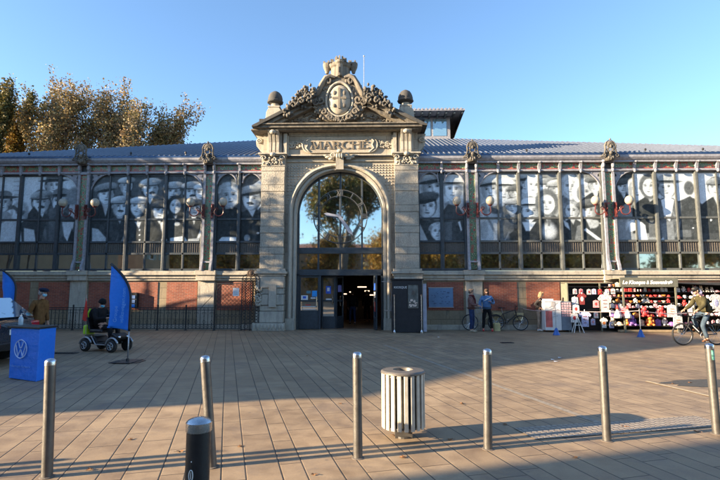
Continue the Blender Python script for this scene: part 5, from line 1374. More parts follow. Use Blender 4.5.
b.prism([(-.60,1.45),(-.70,.86),(-.60,.80),(-.50,.84)],-.212,-.196); b.build('red_pennant',plain('red_cloth',(.6,.03,.02),.7),po)
rp=person((sx,sy,0),SR+PI/2,'person in black with woolly hat and blue mask seated on the mobility scooter',
   dict(pelvis=(0,.26,.66),chest=(0,.31,1.0),neck=(0,.28,1.17),head=(0,.24,1.29),sL=(.18,.3,1.12),sR=(-.18,.3,1.12),eL=(.25,.16,.86),eR=(-.25,.16,.86),wL=(.12,-.06,.90),wR=(-.10,-.08,.90),
        hL=(.10,.14,.63),kL=(.13,-.24,.64),aL=(.12,-.26,.29),toeL=(.12,-.42,.24),hR=(-.10,.14,.63),kR=(-.13,-.24,.64),aR=(-.12,-.26,.29),toeR=(-.12,-.42,.24),face=(0,-1,-.45)),
   top=blackc,trousers=blackc,shoes=M['black'],hat=('beanie',blackc),mask=plain('blue_mask',(.1,.42,.6),.7,bmp=0),bulk=1.2)
b=MB(); b.ball((0,.50,.97),(.16,.10,.20),12,8); bp=b.build('backpack',blackc,rp,smooth=True)
b=MB()
for s in (-1,1): b.tube([(s*.17,.50,.80),(s*.18,.54,1.0),(s*.14,.50,1.15)],.022,5)
b.build('hi_vis_piping',hv,bp)
b=MB(); 
for (a,b_,c_) in ((.0,-.20,.74),(.06,-.22,.70),(-.05,-.21,.68),(.02,-.24,.80)): b.ball((a,b_,c_),(.08,.05,.06),8,6)
b.build('patterned_bag',plain('purple_pattern',(.22,.08,.3),.7,var=.8,scale=25),rp,smooth=True)
b=MB(); b.cbox(-.035,.035,-.006,.006,-.07,.07,.004)
d=Matrix.Rotation(SR+PI/2,3,'Z')@Vector((0,-.16,.93))
tag(b.build('phone',plain('blue_phone',(.05,.15,.4),.3),None,loc=(sx+d.x,sy+d.y,d.z),rot=(R(-40),0,SR+PI/2)),'blue phone in the hands of the scooter rider','phone')
# ------------------------------------------------------------------ steel bollards across the front
def bollard(i,foot,topx,label):
    X,Y=ground(*foot); X2,_=atY(topx[0],topx[1],Y); h=1.0; lean=(X2-X)
    t=empty('bollard',(X,Y,0),0,label,'bollard','row of steel bollards')
    t.rotation_euler=(0,math.atan2(lean,h),0)
    b=MB(); b.lathe([(.045,-.05),(.045,.955)],(0,0,0),28); b.build('post',M['bollard'],t,smooth=True,auto=40)
    b=MB(); b.lathe([(.047,.955),(.0475,.985),(.043,1.0),(.031,1.010),(.0,1.016)],(0,0,0),28); b.build('cap',M['cap_steel'],t,smooth=True,auto=50)
    b=MB(); b.lathe([(.062,.0),(.062,.004),(.048,.007)],(0,0,0),20); b.build('collar',plain('mortar_ring',(.12,.10,.085),.9) if 'mr' not in M else M['mr'],t)
    return t
for i,(f_,tp,lab) in enumerate((((47,477),(51,354),'leftmost steel bollard, standing in front of the blue counter'),((212,467),(205,356),'steel bollard leaning left behind the short black bollard'),((358,458),(357,353),'upright steel bollard just left of the slatted litter bin'),
      ((488,449),(487,350),'steel bollard right of the litter bin, at the left end of the studded strip'),((607,441),(602,347),'steel bollard standing against the middle of the studded strip'),((717,434),(709,345),'rightmost steel bollard, with a sticker near its top'))):
    t=bollard(i,f_,tp,lab)
    if i==5:
        b=MB(); 
        for k in range(-3,3): a0,a1=R(-78+k*9),R(-78+(k+1)*9); b.add([(.0462*math.cos(a0),.0462*math.sin(a0),.83),(.0462*math.cos(a1),.0462*math.sin(a1),.83),(.0462*math.cos(a1),.0462*math.sin(a1),.94),(.0462*math.cos(a0),.0462*math.sin(a0),.94)],[(0,1,2,3)])
        b.build('sticker',plain('sticker',(.15,.4,.3),.4,var=.9,scale=30),t)
# the row goes on beyond the left edge of the picture
for k,w_ in enumerate(('first','second','third')):
    q=bollard(9,(47,477),(47,353),'steel bollard out of the picture, %s beyond the leftmost one'%w_); q.location=(-2.84-1.38*(k+1),4.32-.27*(k+1),0); q.rotation_euler=(0,0,0)
# short black bollard in the foreground
X,_=atY(198.5,440,3.0)
t=empty('black_bollard',(X,3.0,0),0,'short thick black bollard with a domed steel cap, nearest the camera','bollard')
b=MB(); b.lathe([(.071,0),(.071,.795)],(0,0,0),40); b.build('post',plain('black_sleeve',(.012,.012,.014),.45,var=.3,scale=20),t,smooth=True,auto=40)
b=MB(); b.lathe([(.0745,.795),(.0765,.80),(.0765,.848),(.072,.853),(.066,.860),(.048,.869),(.026,.875),(.0,.877)],(0,0,0),40); b.build('cap',M['cap_steel'],t,smooth=True,auto=25)
t.location.z=-.03
b=MB(); b.tube([(-.012+.012*math.cos(2*PI*i/16),-.0755,.56+.032*math.sin(2*PI*i/16)) for i in range(16)],.0025,4,closed=True); b.ball((-.012,-.0745,.638),.004,6,4); b.tube([(-.012,-.0755,.54),(-.012,-.0755,.58)],.002,4); b.build('pale_mark',M['white'],t)
# litter bin
X,Y=ground(403.5,437); 
t=empty('litter_bin',(X,Y,0),0,'round slatted litter bin of cream staves with a grey rim between two bollards','litter bin')
b=MB(); b.lathe([(.09,0),(.09,.02),(.05,.03),(.05,.14),(.09,.15)],(0,0,0),16); b.box(-.10,.10,-.06,.06,0,.10); b.build('foot',M['bollard'],t)
b=MB(); b.lathe([(.20,.14),(.205,.16),(.205,.74),(.19,.74)],(0,0,0),24); b.build('liner',plain('dark_liner',(.02,.018,.016),.6),t)
b=MB(); b.torus((0,0,.145),.228,.012,'z',36,6); b.torus((0,0,.74),.228,.012,'z',36,6); b.build('hoop',M['bollard'],t)
stv=plain('cream_staves',(.50,.46,.38),.55,var=.16,scale=9,bmp=.3)
for k in range(20):
    a=2*PI*k/20+.08; b=MB(); b.cbox(-.0235,.0235,-.011,.011,.125,.775,.005); b.move(Matrix.Translation((.243*math.cos(a),.243*math.sin(a),0))@Matrix.Rotation(a-PI/2,4,'Z')); b.build('stave',stv,t)
b=MB(); n=36
for (r0,z0),(r1,z1) in (((.262,.765),(.262,.785)),((.262,.785),(.248,.80)),((.248,.80),(.12,.806)),((.12,.806),(.115,.76))):
    vs=[(r0*math.cos(2*PI*i/n),r0*math.sin(2*PI*i/n),z0) for i in range(n)]+[(r1*math.cos(2*PI*i/n),r1*math.sin(2*PI*i/n),z1) for i in range(n)]
    b.add(vs,[(i,(i+1)%n,n+(i+1)%n,n+i) for i in range(n)])
b.build('lid_ring',plain('grey_brown_lid',(.16,.145,.13),.45,metal=.4),t,smooth=True,auto=30)
t.scale=(.95,.95,.915)
# fallen leaves
lm=plain('dry_leaf',(.22,.095,.03),.8,var=.4,scale=20)
lv=MB(); pts=[]
for i in range(15):
    a=2*PI*i/15; r=.045 if i%3 else .022; pts.append((r*math.cos(a),r*math.sin(a),.010+.008*math.cos(a*2)))
lv.add(pts+[(0,0,.006)],[(i,(i+1)%15,15) for i in range(15)]); lv.tube([(-.02,0,.008),(-.075,.01,.012)],.002,3)
L0=None; rl=random.Random(6)
spots=[(403,458,'by the foot of the steel bollard left of the bin'),(314,475,'at the bottom edge, between black bollard and upright bollard'),(395,436,'on the paving just left of the litter bin foot'),(624,427,'on the studded strip left of its right end'),(697,432,'orange on the studded strip near the rightmost bollard'),(462,404,'in the sunlit paving beyond the bin'),(307,356,'in the shade beyond the upright bollard'),(450,440,'in the shadow of the litter bin'),(505,425,'in the shadow band behind the fourth bollard'),(673,384,'at the left end of the painted line'),(690,383,'on the edge of the dark patch'),(240,447,'between the black bollard and the bin, near shadow lines'),(180,452,'on the sunlit paving left of the black bollard'),(130,440,'on the sunlit paving right of the leftmost bollard'),(575,458,'in the shade at the lower right'),(340,404,'at the edge of the big shadow left of the bin'),(90,470,'near the bottom left corner, by a shadow line')]
for k,(px,py,lab) in enumerate(spots):
    x,y=ground(px,py)
    if L0 is None: o=L0=lv.build('fallen_leaf',lm); 
    else: o=L0.copy(); COL.objects.link(o)
    o.location=(x,y,.003); o.rotation_euler=(0,0,rl.uniform(0,6)); s=rl.uniform(.5,.85); o.scale=(s,s,s)
    tag(o,'dry brown leaf lying '+lab,'leaf','fallen leaves on the square')

# ------------------------------------------------------------------ iron railing along the left plinth
FY=20.45
x0=atY(44,329,FY)[0]; x1=atY(214,329,FY)[0]
nseg=6; sg=(x1-x0)/nseg
ra=empty('iron_railing',(x0,FY,0),0,'low black wrought-iron railing with scrolled tops along the brick plinth on the left','railing')
def rail_panel(mb,a,b):
    for z in (.08,.26,.86,.96): mb.box(a,b,-.012,.012,z-.012,z+.012)
    n=max(3,int((b-a)/.145)); st=(b-a)/n
    for i in range(n):
        x=a+(i+.5)*st
        mb.box(x-.009,x+.009,-.009,.009,.08,.86)
        mb.torus((x,0,.17),.055,.008,'y',10,4); mb.torus((x,0,.91),.036,.007,'y',8,4)
        if i%2==0:
            for s in (-1,1):
                pts=[]
                for q in range(10):
                    an=q/9*1.6*PI; r=.05*(1-q/14); pts.append((x+s*(.055-r*math.cos(an)),0,.72+r*math.sin(an)))
                mb.tube([(x,0,.5)]+pts,.007,4); 
                mb.tube([(x,0,.26),(x+s*.055,0,.36),(x,0,.46)],.007,4)
            mb.ball((x,0,.60),(.022,.014,.03),6,4)
for k in range(nseg):
    mb=MB(); rail_panel(mb,k*sg+.03,(k+1)*sg-.03); mb.build('panel',M['iron_black'],ra)
for k in range(nseg+1):
    mb=MB(); mb.box(k*sg-.024,k*sg+.024,-.024,.024,0,1.02); mb.ball((k*sg,0,1.05),.038,8,6); mb.lathe([(.06,0),(.06,.03),(.03,.05)],(k*sg,0,0),10); mb.build('post',M['iron_black'],ra)
mb=MB(); mb.tube([(x1-x0-.75,.4,.9),(x1-x0-.5,.2,1.12),(x1-x0-.15,.1,1.45)],.012,5); mb.build('stay',M['iron_black'],ra)
# ornamental gate, folded open beside the portal
ga,gb_=atY(214,329,FY)[0],atY(241,329,FY)[0]
gt=empty('ornamental_gate',(ga,FY,0),0,'tall black ornamental iron gate with lattice and crested arch, left of the portal','gate')
def lattice(mb,a,b,z0,z1,st,r=.008,y=0):
    k=-20
    while k*st<(b-a)+(z1-z0):
        for s in (1,-1):
            xa=a+k*st; 
            # line x = xa + s*(z-z0)
            p=[]
            for q in range(41):
                z=z0+(z1-z0)*q/40; x=(xa+(z-z0)) if s>0 else (xa+(z1-z0)-(z-z0))
                if a<=x<=b: p.append((x,y,z))
            if len(p)>1: mb.tube([p[0],p[-1]],r,4)
        k+=1
wg=gb_-ga
mb=MB(); lattice(mb,0.03,wg-.02,1.02,1.98,.17,.007); 
for z in (.08,.26,.96,1.02,1.98): mb.box(0,wg,-.012,.012,z-.012,z+.012)
for x in (0,wg): mb.box(x-.02,x+.02,-.02,.02,0,2.0)
for i in range(7):
    x=(i+.5)*wg/7; mb.box(x-.009,x+.009,-.009,.009,.08,.96); mb.torus((x,0,.17),.05,.008,'y',10,4); mb.torus((x,0,.62),.06,.008,'y',12,4)
mb.build('gate_leaf',M['iron_black'],gt)
w2=atY(258.5,329,FY)[0]-gb_
mb=MB(); 
for j,z0 in enumerate((.12,)):
    for x in (0,.16,w2*.5,w2-.16,w2): mb.box(wg+x-.016,wg+x+.016,-.016,.016,0,2.22)
    for z in (.05,.30,.98,1.04,2.18): mb.box(wg,wg+w2,-.014,.014,z-.014,z+.014)
for c0 in (wg+.02,wg+w2*.5):
    for k in range(9):
        z=1.14+k*.125
        for s in (-1,1):
            pts=[]
            for q in range(11):
                an=q/10*1.7*PI; r=.075*(1-q/15); pts.append((c0+w2*.25-.01+s*(.085-r*math.cos(an)),0,z+r*math.sin(an)))
            mb.tube(pts,.010,4)
    for k in range(5):
        z=.40+k*.13
        for s in (-1,1): mb.torus((c0+w2*.25+s*.09,0,z),.06,.010,'y',10,4)
    mb.torus((c0+w2*.25-.01,0,.17),.09,.010,'y',12,4)
lattice(mb,wg+.02,wg+w2-.02,1.06,2.16,.11,.009,.02)
mb.torus((wg+w2*.25+.02,0,2.18),w2*.25,.016,'y',16,5,0,PI); mb.torus((wg+w2*.75-.02,0,2.18),w2*.25,.016,'y',16,5,0,PI)
mb.build('gate_panel',M['iron_black'],gt)
mb=MB(); 
for q in range(14):
    a=2*PI*q/14; mb.ball((wg+w2*.5+.13*math.cos(a),0,2.42+.12*math.sin(a)),(.05,.03,.05),6,4)
mb.ball((wg+w2*.5,0,2.42),(.12,.05,.12)); mb.tube([(wg+w2*.2,0,2.2),(wg+w2*.35,0,2.36),(wg+w2*.65,0,2.36),(wg+w2*.8,0,2.2)],.018,5)
mb.build('crest',plain('rust_brown_crest',(.10,.06,.035),.7,var=.4),gt,smooth=True)
mb=MB(); mb.box(-.13,.13,-.01,.01,-.17,.17); no=mb.build('white_notice',paper,None,loc=(atY(236,292,FY-.05)[0],FY-.05,atY(236,292,FY-.05)[1])); tag(no,'white notice hung on the lattice of the ornamental gate','notice')
mb=MB(); mb.tube([(-.0,0,0),(0,0,.0)],.001,3) ; mb.v=[];mb.f=[];mb.m=[]
for k in range(4): mb.box(-.09,.09,-.012,-.0105,.11-k*.07,.13-k*.07)
mb.build('notice_lines',plain('grey_print',(.3,.3,.35),.7),no)

# ------------------------------------------------------------------ meter box on the wall, grey waste box
x,z=atY(133,300,20.9); t=empty('wall_box',(x,20.98,z),0,'small dark wall cabinet with blue panels above the railing, right of the blue flag','wall box')
mb=MB(); mb.cbox(-.20,.20,-.16,.05,-.32,.32,.02); mb.build('casing',M['black'],t)
for k in range(3): mb=MB(); mb.box(-.15,.13,-.175,-.16,.12-k*.19-.06,.12-k*.19+.08); mb.build('panel',plain('slate_blue_panel',(.10,.18,.38) if k<2 else (.03,.2,.65),.4),t)
x,y=ground(79,328.5); t=empty('steel_box',(x,y,0),0,'rounded grey steel box on the ground behind the red pennant','box')
mb=MB(); mb.cbox(-.22,.22,-.15,.15,.0,.78,.06); mb.build('casing',M['alu'],t,bevel=.02); mb=MB(); mb.cbox(-.10,.02,-.17,-.15,.40,.70,.01); mb.build('window',plain('pale_window',(.45,.4,.3),.4),t); mb=MB(); mb.box(-.24,.24,-.17,.17,.0,.05); mb.build('base',M['black'],t)

# ------------------------------------------------------------------ feather flags
def flag(px_foot,py_foot,px_top,py_top,px_left,py_bot,label,scale=1,texts=True,rz=0.0,Y=None):
    if Y is None: X,Y=ground(px_foot,py_foot)
    else: X=atY(px_foot,300,Y)[0]
    k=Y/FPX*1.0
    zt=atY(px_top,py_top,Y)[1]; zb=atY(px_foot,py_bot,Y)[1]; wd=atY(px_foot,py_bot,Y)[0]-atY(px_left,py_bot,Y)[0]; tl=X-atY(px_top,py_top,Y)[0]
    t=empty('feather_flag',(X,Y,0),0,label,'flag','blue feather flags')
    mb=MB(); mb.box(-.33,.33,-.22,.22,.0,.012); mb.box(-.22,.22,-.33,.33,.012,.022); mb.lathe([(.04,.02),(.03,.08)],(0,0,0),10); mb.build('base_plate',M['black'],t)
    H=zt; n=24
    def edge(u):   # pole curve: u 0 at zb .. 1 at tip
        z=zb+(H-zb)*u; c=max(0,(u-.45)/.55); return (-tl*(c**2.2), z)
    mb=MB(); mb.tube([(0,0,.02),(0,0,zb)],.016,8); po=mb.build('pole',M['alu'],t,smooth=True)
    mb=MB(); mb.tube([(edge(i/n)[0],0,edge(i/n)[1]) for i in range(n+1)],.03,6); mb.build('pole_sleeve',M['black'],t,smooth=True)
    # cloth with a gentle belly
    mb=MB(); m_=10; vs=[]
    for i in range(n+1):
        ex,z=edge(i/n); u=i/n
        lx=-wd*(1-u)**.0*(1.0-.16*math.sin(u*PI)) if u<.999 else ex
        lx=-(wd*(1-u)+tl*u)-(.04 if u<.5 else 0)*math.sin(u*2*PI)*-1
        zz=z-(1-u)*.0
        for j in range(m_+1):
            s=j/m_; xx=ex+(lx-ex)*s; vs.append((xx,.035*math.sin(s*PI*1.5+u*3)*(1-u*.5),z-(.12*(1-s) if i==0 else 0)*0+ (0.10*s if u<.04 else 0)))
    fs=[(i*(m_+1)+j,i*(m_+1)+j+1,(i+1)*(m_+1)+j+1,(i+1)*(m_+1)+j) for i in range(n) for j in range(m_)]
    mb.add(vs,fs); fl=mb.build('cloth',M['flag_blue'],t,smooth=True)
    sm=fl.modifiers.new('solid','SOLIDIFY'); sm.thickness=.004
    if texts:
        pale=plain('pale_flag_print',(.13,.36,.78),.6,bmp=0)
        Mx=lambda x,z: Matrix.Translation((x,-.055,z))@Matrix.Rotation(PI/2,4,'X')@Matrix.Rotation(R(88),4,'Z')
        text_obj('flag_text','volkswagen.com',.125,pale,t,Mx(-wd*.30,zb+(H-zb)*.38),.003,space=1.0)
        text_obj('flag_text','Groupe',.12,pale,t,Mx(-wd*.62,zb+(H-zb)*.25),.003)
    return t
flag(127.5,362,111,264,106,331,'large blue feather flag on a black base plate, in front of the mobility scooter')
flag(15,375,2,270,3,306,'smaller blue feather flag behind the parked car at the left edge',texts=False,Y=15.5)

# ------------------------------------------------------------------ promotional counter with badge
# front face pixel corners: (8,326)-(36,329) top, (6,378)-(36,381); right face to (53,329)/(53,378)
fl_=ground(6,379); fr_=ground(36,382); rr_=ground(53,377.5)
ang=math.atan2(fr_[1]-fl_[1],fr_[0]-fl_[0]); wdt=math.hypot(fr_[0]-fl_[0],fr_[1]-fl_[1]); dp=math.hypot(rr_[0]-fr_[0],rr_[1]-fr_[1])
ht=atY(36,329,fr_[1])[1]
ct=empty('promotion_counter',(fl_[0],fl_[1],0),ang,'bright blue fabric promotion counter with a round white emblem and dark top','counter')
dd=Vector((rr_[0]-fr_[0],rr_[1]-fr_[1])); dd.rotate(Matrix.Rotation(-ang,2)); 
mb=MB(); mb.add([(0.04,.02,.015),(wdt-.0,0,.0),(wdt+dd.x,dd.y,.015),(dd.x+.04,dd.y,.015),(0.03,0,ht),(wdt+.0,0,ht),(wdt+dd.x,dd.y,ht),(dd.x,dd.y,ht)],[(0,3,2,1),(4,5,6,7),(0,1,5,4),(1,2,6,5),(2,3,7,6),(3,0,4,7)])
mb.build('cover',M['blue_vinyl'],ct,bevel=.012)
mb=MB(); mb.extr([(-.03,-.03),(wdt+.03,-.03),(wdt+dd.x+.03,dd.y+.02),(dd.x-.03,dd.y+.02)],2,ht,ht+.035); mb.build('top',M['black'],ct,bevel=.006)
wl=plain('white_emblem',(.45,.6,.85),.5,bmp=0)
ecx=wdt*.44; ecz=ht*.60; er=.165; yy=-.012
mb=MB(); mb.torus((ecx,yy,ecz),er,.0095,'y',40,5)
def st_(a,b): mb.tube([(ecx+a[0]*er,yy,ecz+a[1]*er),(ecx+b[0]*er,yy,ecz+b[1]*er)],.0095,5)
st_((-.42,.80),(-.10,.12)); st_((.42,.80),(.10,.12)); st_((-.10,.12),(.10,.12))
st_((-.80,.42),(-.38,-.80)); st_((-.38,-.80),(-.06,-.10)); st_((.80,.42),(.38,-.80)); st_((.38,-.80),(.06,-.10)); st_((-.06,-.10),(.06,-.10))
mb.build('emblem',wl,ct)
text_obj('counter_text','Volkswagen Narbonne',.062,plain('faint_lettering',(.12,.33,.8),.5,bmp=0),ct,face_front(ecx+.01,-.012,ht*.27),.002)
# hand gel bottle
bx_,bz_=atY(21,324,fl_[1]+.25)
t=empty('gel_bottle',(bx_,fl_[1]+.24,ht+.036),0,'clear hand gel pump bottle standing on the blue counter','bottle')
mb=MB(); mb.lathe([(.038,0),(.042,.01),(.042,.12),(.03,.15),(.016,.165)],(0,0,0),14); mb.build('bottle_body',plain('bluish_plastic',(.4,.52,.6),.15),t,smooth=True,auto=40)
mb=MB(); mb.lathe([(.018,.165),(.018,.19),(.006,.19),(.006,.215),(.012,.22)],(0,0,0),10); mb.tube([(0,0,.215),(.045,0,.212)],.006,5); mb.build('pump',M['white'],t)

# ------------------------------------------------------------------ dark hatchback, tail towards the right
def hatchback(loc,rz):
    t=empty('parked_car',loc,rz,'dark blue hatchback at the left edge, tail towards the blue counter','car')
    # local: tail at x=0, nose at -4.2 ; y across
    st=[ (0.02,.42,.86,.88,.70),(-.06,.30,.95,1.00,.78),(-.30,.24,.98,1.22,.84),(-.62,.22,.99,1.41,.87),(-1.1,.2,.98,1.47,.88),(-2.0,.2,.95,1.47,.885),(-2.6,.2,.94,1.36,.885),(-3.1,.2,.93,.99,.87),(-3.7,.22,.84,.86,.83),(-4.1,.3,.70,.72,.74),(-4.2,.36,.55,.57,.6)]
    prof=[]
    for (x,zb,zbelt,zr,hw) in st:
        rw=hw*(.70 if zr>zbelt+.15 else .92)
        prof.append([(x,hw*.90,zb),(x,hw,zb+(zbelt-zb)*.35),(x,hw*1.0,zb+(zbelt-zb)*.75),(x,hw*.95,zbelt),(x,(hw*.95+rw)/2,(zbelt+zr)/2+.02),(x,rw,zr-.03),(x,rw*.6,zr+.01),(x,0,zr+.02)])
    mb=MB(); vs=[]; K=len(prof[0])
    for ring in prof:
        full=ring+[(p[0],-p[1],p[2]) for p in ring[-2::-1]]; vs+=full
    Kf=2*K-1; n=len(prof)
    fs=[(i*Kf+j,i*Kf+j+1,(i+1)*Kf+j+1,(i+1)*Kf+j) for i in range(n-1) for j in range(Kf-1)]+[tuple(range(Kf)),tuple(range((n-1)*Kf+Kf-1,(n-1)*Kf-1,-1))]+[(i*Kf,(i+1)*Kf,(i+1)*Kf+Kf-1,i*Kf+Kf-1) for i in range(n-1)]
    mb.add(vs,fs); bo=mb.build('body',M['car'],t,smooth=True,auto=55); s=bo.modifiers.new('s','SUBSURF'); s.levels=1; s.render_levels=1
    gl=glass_dark('car_glass',tint=(.02,.025,.03),refl=.25,wob=0)
    mb=MB(); mb.add([(-.075,.60,1.00),(-.075,-.60,1.00),(-.60,-.52,1.425),(-.60,.52,1.425)],[(0,1,2,3)]); mb.move(Matrix.Translation((.05,0,.05))); o=mb.build('rear_window',glass_dark('sky_reflecting_glass',tint=(.08,.12,.17),refl=.6,wob=0),t); s=o.modifiers.new('s','SOLIDIFY'); s.thickness=.006
    mb=MB(); mb.tube([(-.04,-.0,1.03),(-.12,-.25,1.12),(-.25,-.45,1.22)],.008,5); mb.build('wiper',M['black'],t)
    for s_ in (-1,1):
        for xa,xb in ((-.62,-1.12),(-1.2,-2.0),(-2.08,-2.6)):
            mb=MB(); y0,y1=.845,.66
            mb.add([(xa,s_*y0,1.02),(xb,s_*y0,1.02),(xb+(.12 if xb<-2.5 else 0),s_*y1,1.36),(xa-(.10 if xa>-.7 else 0),s_*y1,1.37)],[(0,1,2,3)]); mb.move(Matrix.Translation((0,s_*.012,0)))
            mb.build('side_window',gl,t)
        mb=MB(); mb.cbox(-.20,.012,min(s_*.50,s_*.83),max(s_*.50,s_*.83),.80,.94,.03); mb.build('tail_light',plain('red_lamp_glass',(.35,.01,.015),.2,coat=1,bmp=0),t,bevel=.02)
        for xw in (-.82,-3.35):
            mb=MB(); mb.lathe([(.14,-.10),(.29,-.10),(.32,-.07),(.32,.07),(.29,.10),(.14,.10)],(0,0,0),28); mb.move(Matrix.Translation((xw,s_*.80,.32))@Matrix.Rotation(PI/2,4,'X')); wo=mb.build('wheel',M['rubber'],t,smooth=True,auto=40)
            mb=MB()
            for k in range(5):
                a=2*PI*k/5; mb.tube([(xw,s_*.895,.32),(xw+.19*math.cos(a),s_*.90,.32+.19*math.sin(a))],.024,5)
            mb.torus((xw,s_*.895,.32),.20,.016,'y',24,5); mb.build('rim',M['alu'],wo)
            mb=MB(); mb.torus((xw,s_*.86,.32),.37,.035,'y',18,6,-.05*PI,1.05*PI); mb.build('wheel_arch',M['black'],t)
    mb=MB(); mb.cbox(-.05,.045,-.80,.80,.34,.50,.03); mb.build('bumper',M['black'],t)
    mb=MB(); mb.box(.02,.035,-.26,.26,.66,.78); mb.build('number_plate',M['white'],t)
    return t
cxr,_=atY(37,320,10.3)
hatchback((cxr-.88,10.9,0),R(3))

# ------------------------------------------------------------------ KIOSQUE booth
ky=19.45; kx0=atY(392.5,330,ky)[0]; kx1=atY(423,330,ky)[0]; kh=atY(400,280,ky)[1]
t=empty('kiosk_booth',(kx0,ky,0),0,'black kiosk booth lettered in white, with two steel bolts, right of the portal','kiosk')
kw=kx1-kx0
mb=MB(); mb.cbox(0,kw,0,1.0,0.02,kh,.015); mb.build('cabin',plain('black_boards',(.013,.014,.018),.5,var=.3,scale=5),t)
mb=MB(); mb.box(-.05,kw+.05,-.06,1.05,kh,kh+.05); mb.build('roof_board',M['black'],t)
text_obj('kiosk_lettering','KIOSQUE',.125,M['white'],t,face_front(kw*.275,-.006,kh-.30),.004)
mb=MB(); a,b_=kw*.52,kw*.86; z0,z1=.98,kh-.20
mb.box(a-.03,a,-.02,.0,z0,z1); mb.box(b_,b_+.03,-.02,0,z0,z1); mb.box(a,b_,-.02,0,z0-.03,z0); mb.box(a,b_,-.02,0,z1,z1+.03); wf=mb.build('window_frame',M['black'],t)
mb=MB(); mb.box(a,b_,-.012,-.004,z0,z1); mb.build('window_glass',plain('grey_poster_glass',(.14,.15,.14),.12,var=.5,scale=4,bmp=0),wf)
mb=MB(); mb.ball(((a+b_)/2,-.014,z0+.62),(.07,.006,.10)); mb.build('poster_face',plain('poster_dark',(.10,.085,.075),.4),wf)
mb=MB(); 
for k in range(14):
    xx=a+.04+rng.random()*(b_-a-.14); zz=z0+.03+rng.random()*.26; mb.box(xx,xx+.05+rng.random()*.04,-.0155-k*.0006,-.0122,zz,zz+.03+rng.random()*.05)
mb.build('poster_print',plain('poster_pale',(.65,.5,.42),.5,var=.6,scale=20),wf)
for x in (kw*.06,kw*.95):
    mb=MB(); mb.tube([(x,-.05,.10),(x,-.05,1.52)],.018,8); mb.lathe([(.05,.0),(.05,.05),(.02,.12)],(x,-.05,0),10); mb.box(x-.03,x+.03,-.07,0,1.45,1.52); mb.box(x-.03,x+.03,-.07,0,.5,.54); mb.build('steel_bolt',M['cap_steel'],t)
mb=MB(); mb.box(kw+.02,kw+.16,.05,.12,.05,kh-.15); mb.build('pale_shutter',plain('lilac_grey_shutter',(.35,.35,.42),.6),t)
# scaffold-like stay between portal and booth
x=atY(388,300,19.9)[0]
t=empty('folding_stay',(x,19.9,0),0,'grey tubular folding stay between the open door and the kiosk booth','stay')
mb=MB(); mb.tube([(-.25,0,2.05),(.22,0,2.02)],.018,6); mb.tube([(.1,0,.85),(.18,0,1.9)],.014,6); mb.tube([(.05,0,1.9),(.20,0,1.35),(.12,0,.85)],.014,6); mb.tube([(-.15,0,.86),(.22,0,.86)],.02,6); mb.tube([(.2,0,0),(.2,0,2.03)],.016,6); mb.build('tube',M['alu'],t)

# ------------------------------------------------------------------ notice board
xa,za=atY(429,319-12,20.98); xb,zb_=atY(453,288,20.98)
t=empty('notice_board',((xa+xb)/2,21.03,(za+zb_)/2),0,'pale blue information board fixed to the brick right of the kiosk booth','board')
w_,h_=(xb-xa)/2,(zb_-za)/2
mb=MB(); mb.box(-w_,w_,-.03,0,-h_,h_); mb.build('board_panel',plain('steel_blue_panel',(.12,.22,.36),.35,var=.15,scale=4),t)
mb=MB(); mb.box(-w_-.02,w_+.02,-.04,0,h_,h_+.03); mb.box(-w_-.02,w_+.02,-.04,0,-h_-.03,-h_); mb.build('board_frame',M['alu'],t)
mb=MB(); r_=random.Random(4)
for k in range(26): x=r_.uniform(-w_+.08,w_-.2); z=r_.uniform(-h_+.08,h_-.1); mb.box(x,x+r_.uniform(.03,.12),-.0335,-.0305,z,z+.03)
mb.build('board_print',plain('grey_blue_print',(.07,.11,.2),.6),t)

# ------------------------------------------------------------------ display cabinet, easel, belt posts
dy=19.95
xa=atY(545.5,331,dy)[0]; xm=atY(562,331,dy)[0]; xb=atY(572.5,331,dy)[0]; hh=atY(550,301.5,dy)[1]
t=empty('display_cabinet',(xa,dy,0),0,'white printed display cabinet with a grey postcard side, between the fair-haired woman and the T-shirts','cabinet')
mb=MB(); mb.cbox(0,xm-xa,0,.6,.08,hh,.01); mb.build('cabinet_body',plain('cabinet_white',(.66,.64,.62),.4,var=.08),t)
mb=MB(); mb.cbox(xm-xa+.003,xb-xa,0.02,.6,.08,hh,.01); so=mb.build('cabinet_side',plain('cabinet_grey',(.16,.19,.23),.5),t)
mb=MB(); mb.box(0.03,.30,-.006,0,.2,.85); mb.build('red_print',plain('soft_red_print',(.55,.12,.1),.5,var=.5,scale=3),t)
mb=MB()
for k in range(7): mb.tube([(.28+.10*math.sin(k),-.006,.6+k*.08),(.45+.08*math.cos(k*2),-.006,.66+k*.085)],.008,4)
mb.ball((.36,-.003,1.12),(.10,.008,.13)); mb.build('grey_print',plain('cabinet_drawing',(.32,.30,.30),.6),t)
mb=MB()
for i in range(4):
    for k in range(6): mb.box(xm-xa+.03+i*.105,xm-xa+.03+i*.105+.075,.008,.018,.62+k*.10,.62+k*.10+.07)
mb.build('postcards',plain('postcards',(.5,.3,.32),.6,var=.9,scale=16),so)
mb=MB(); mb.box(-.02,xm-xa+.01,-.02,.62,hh,hh+.03); mb.box(.02,.4,.1,.4,hh+.03,hh+.10); mb.build('cabinet_top',M['white'],t)
mb=MB(); [mb.box(x,x+.04,.05,.09,0,.08) for x in (.05,xm-xa-.1,xb-xa-.06)]; mb.build('cabinet_feet',M['black'],t)
ex_=atY(578,332,19.75)[0]
t=empty('folding_easel',(ex_,19.75,0),0,'white folding trestle standing right of the display cabinet','trestle')
mb=MB()
for s in (-1,1): mb.tube([(s*.02,0,.62),(s*.20,-.12,0)],.014,5); mb.tube([(s*.02,.02,.62),(s*.16,.2,0)],.014,5)
mb.tube([(-.12,-.07,.3),(.12,-.07,.3)],.012,5); mb.build('trestle_frame',M['white'],t)
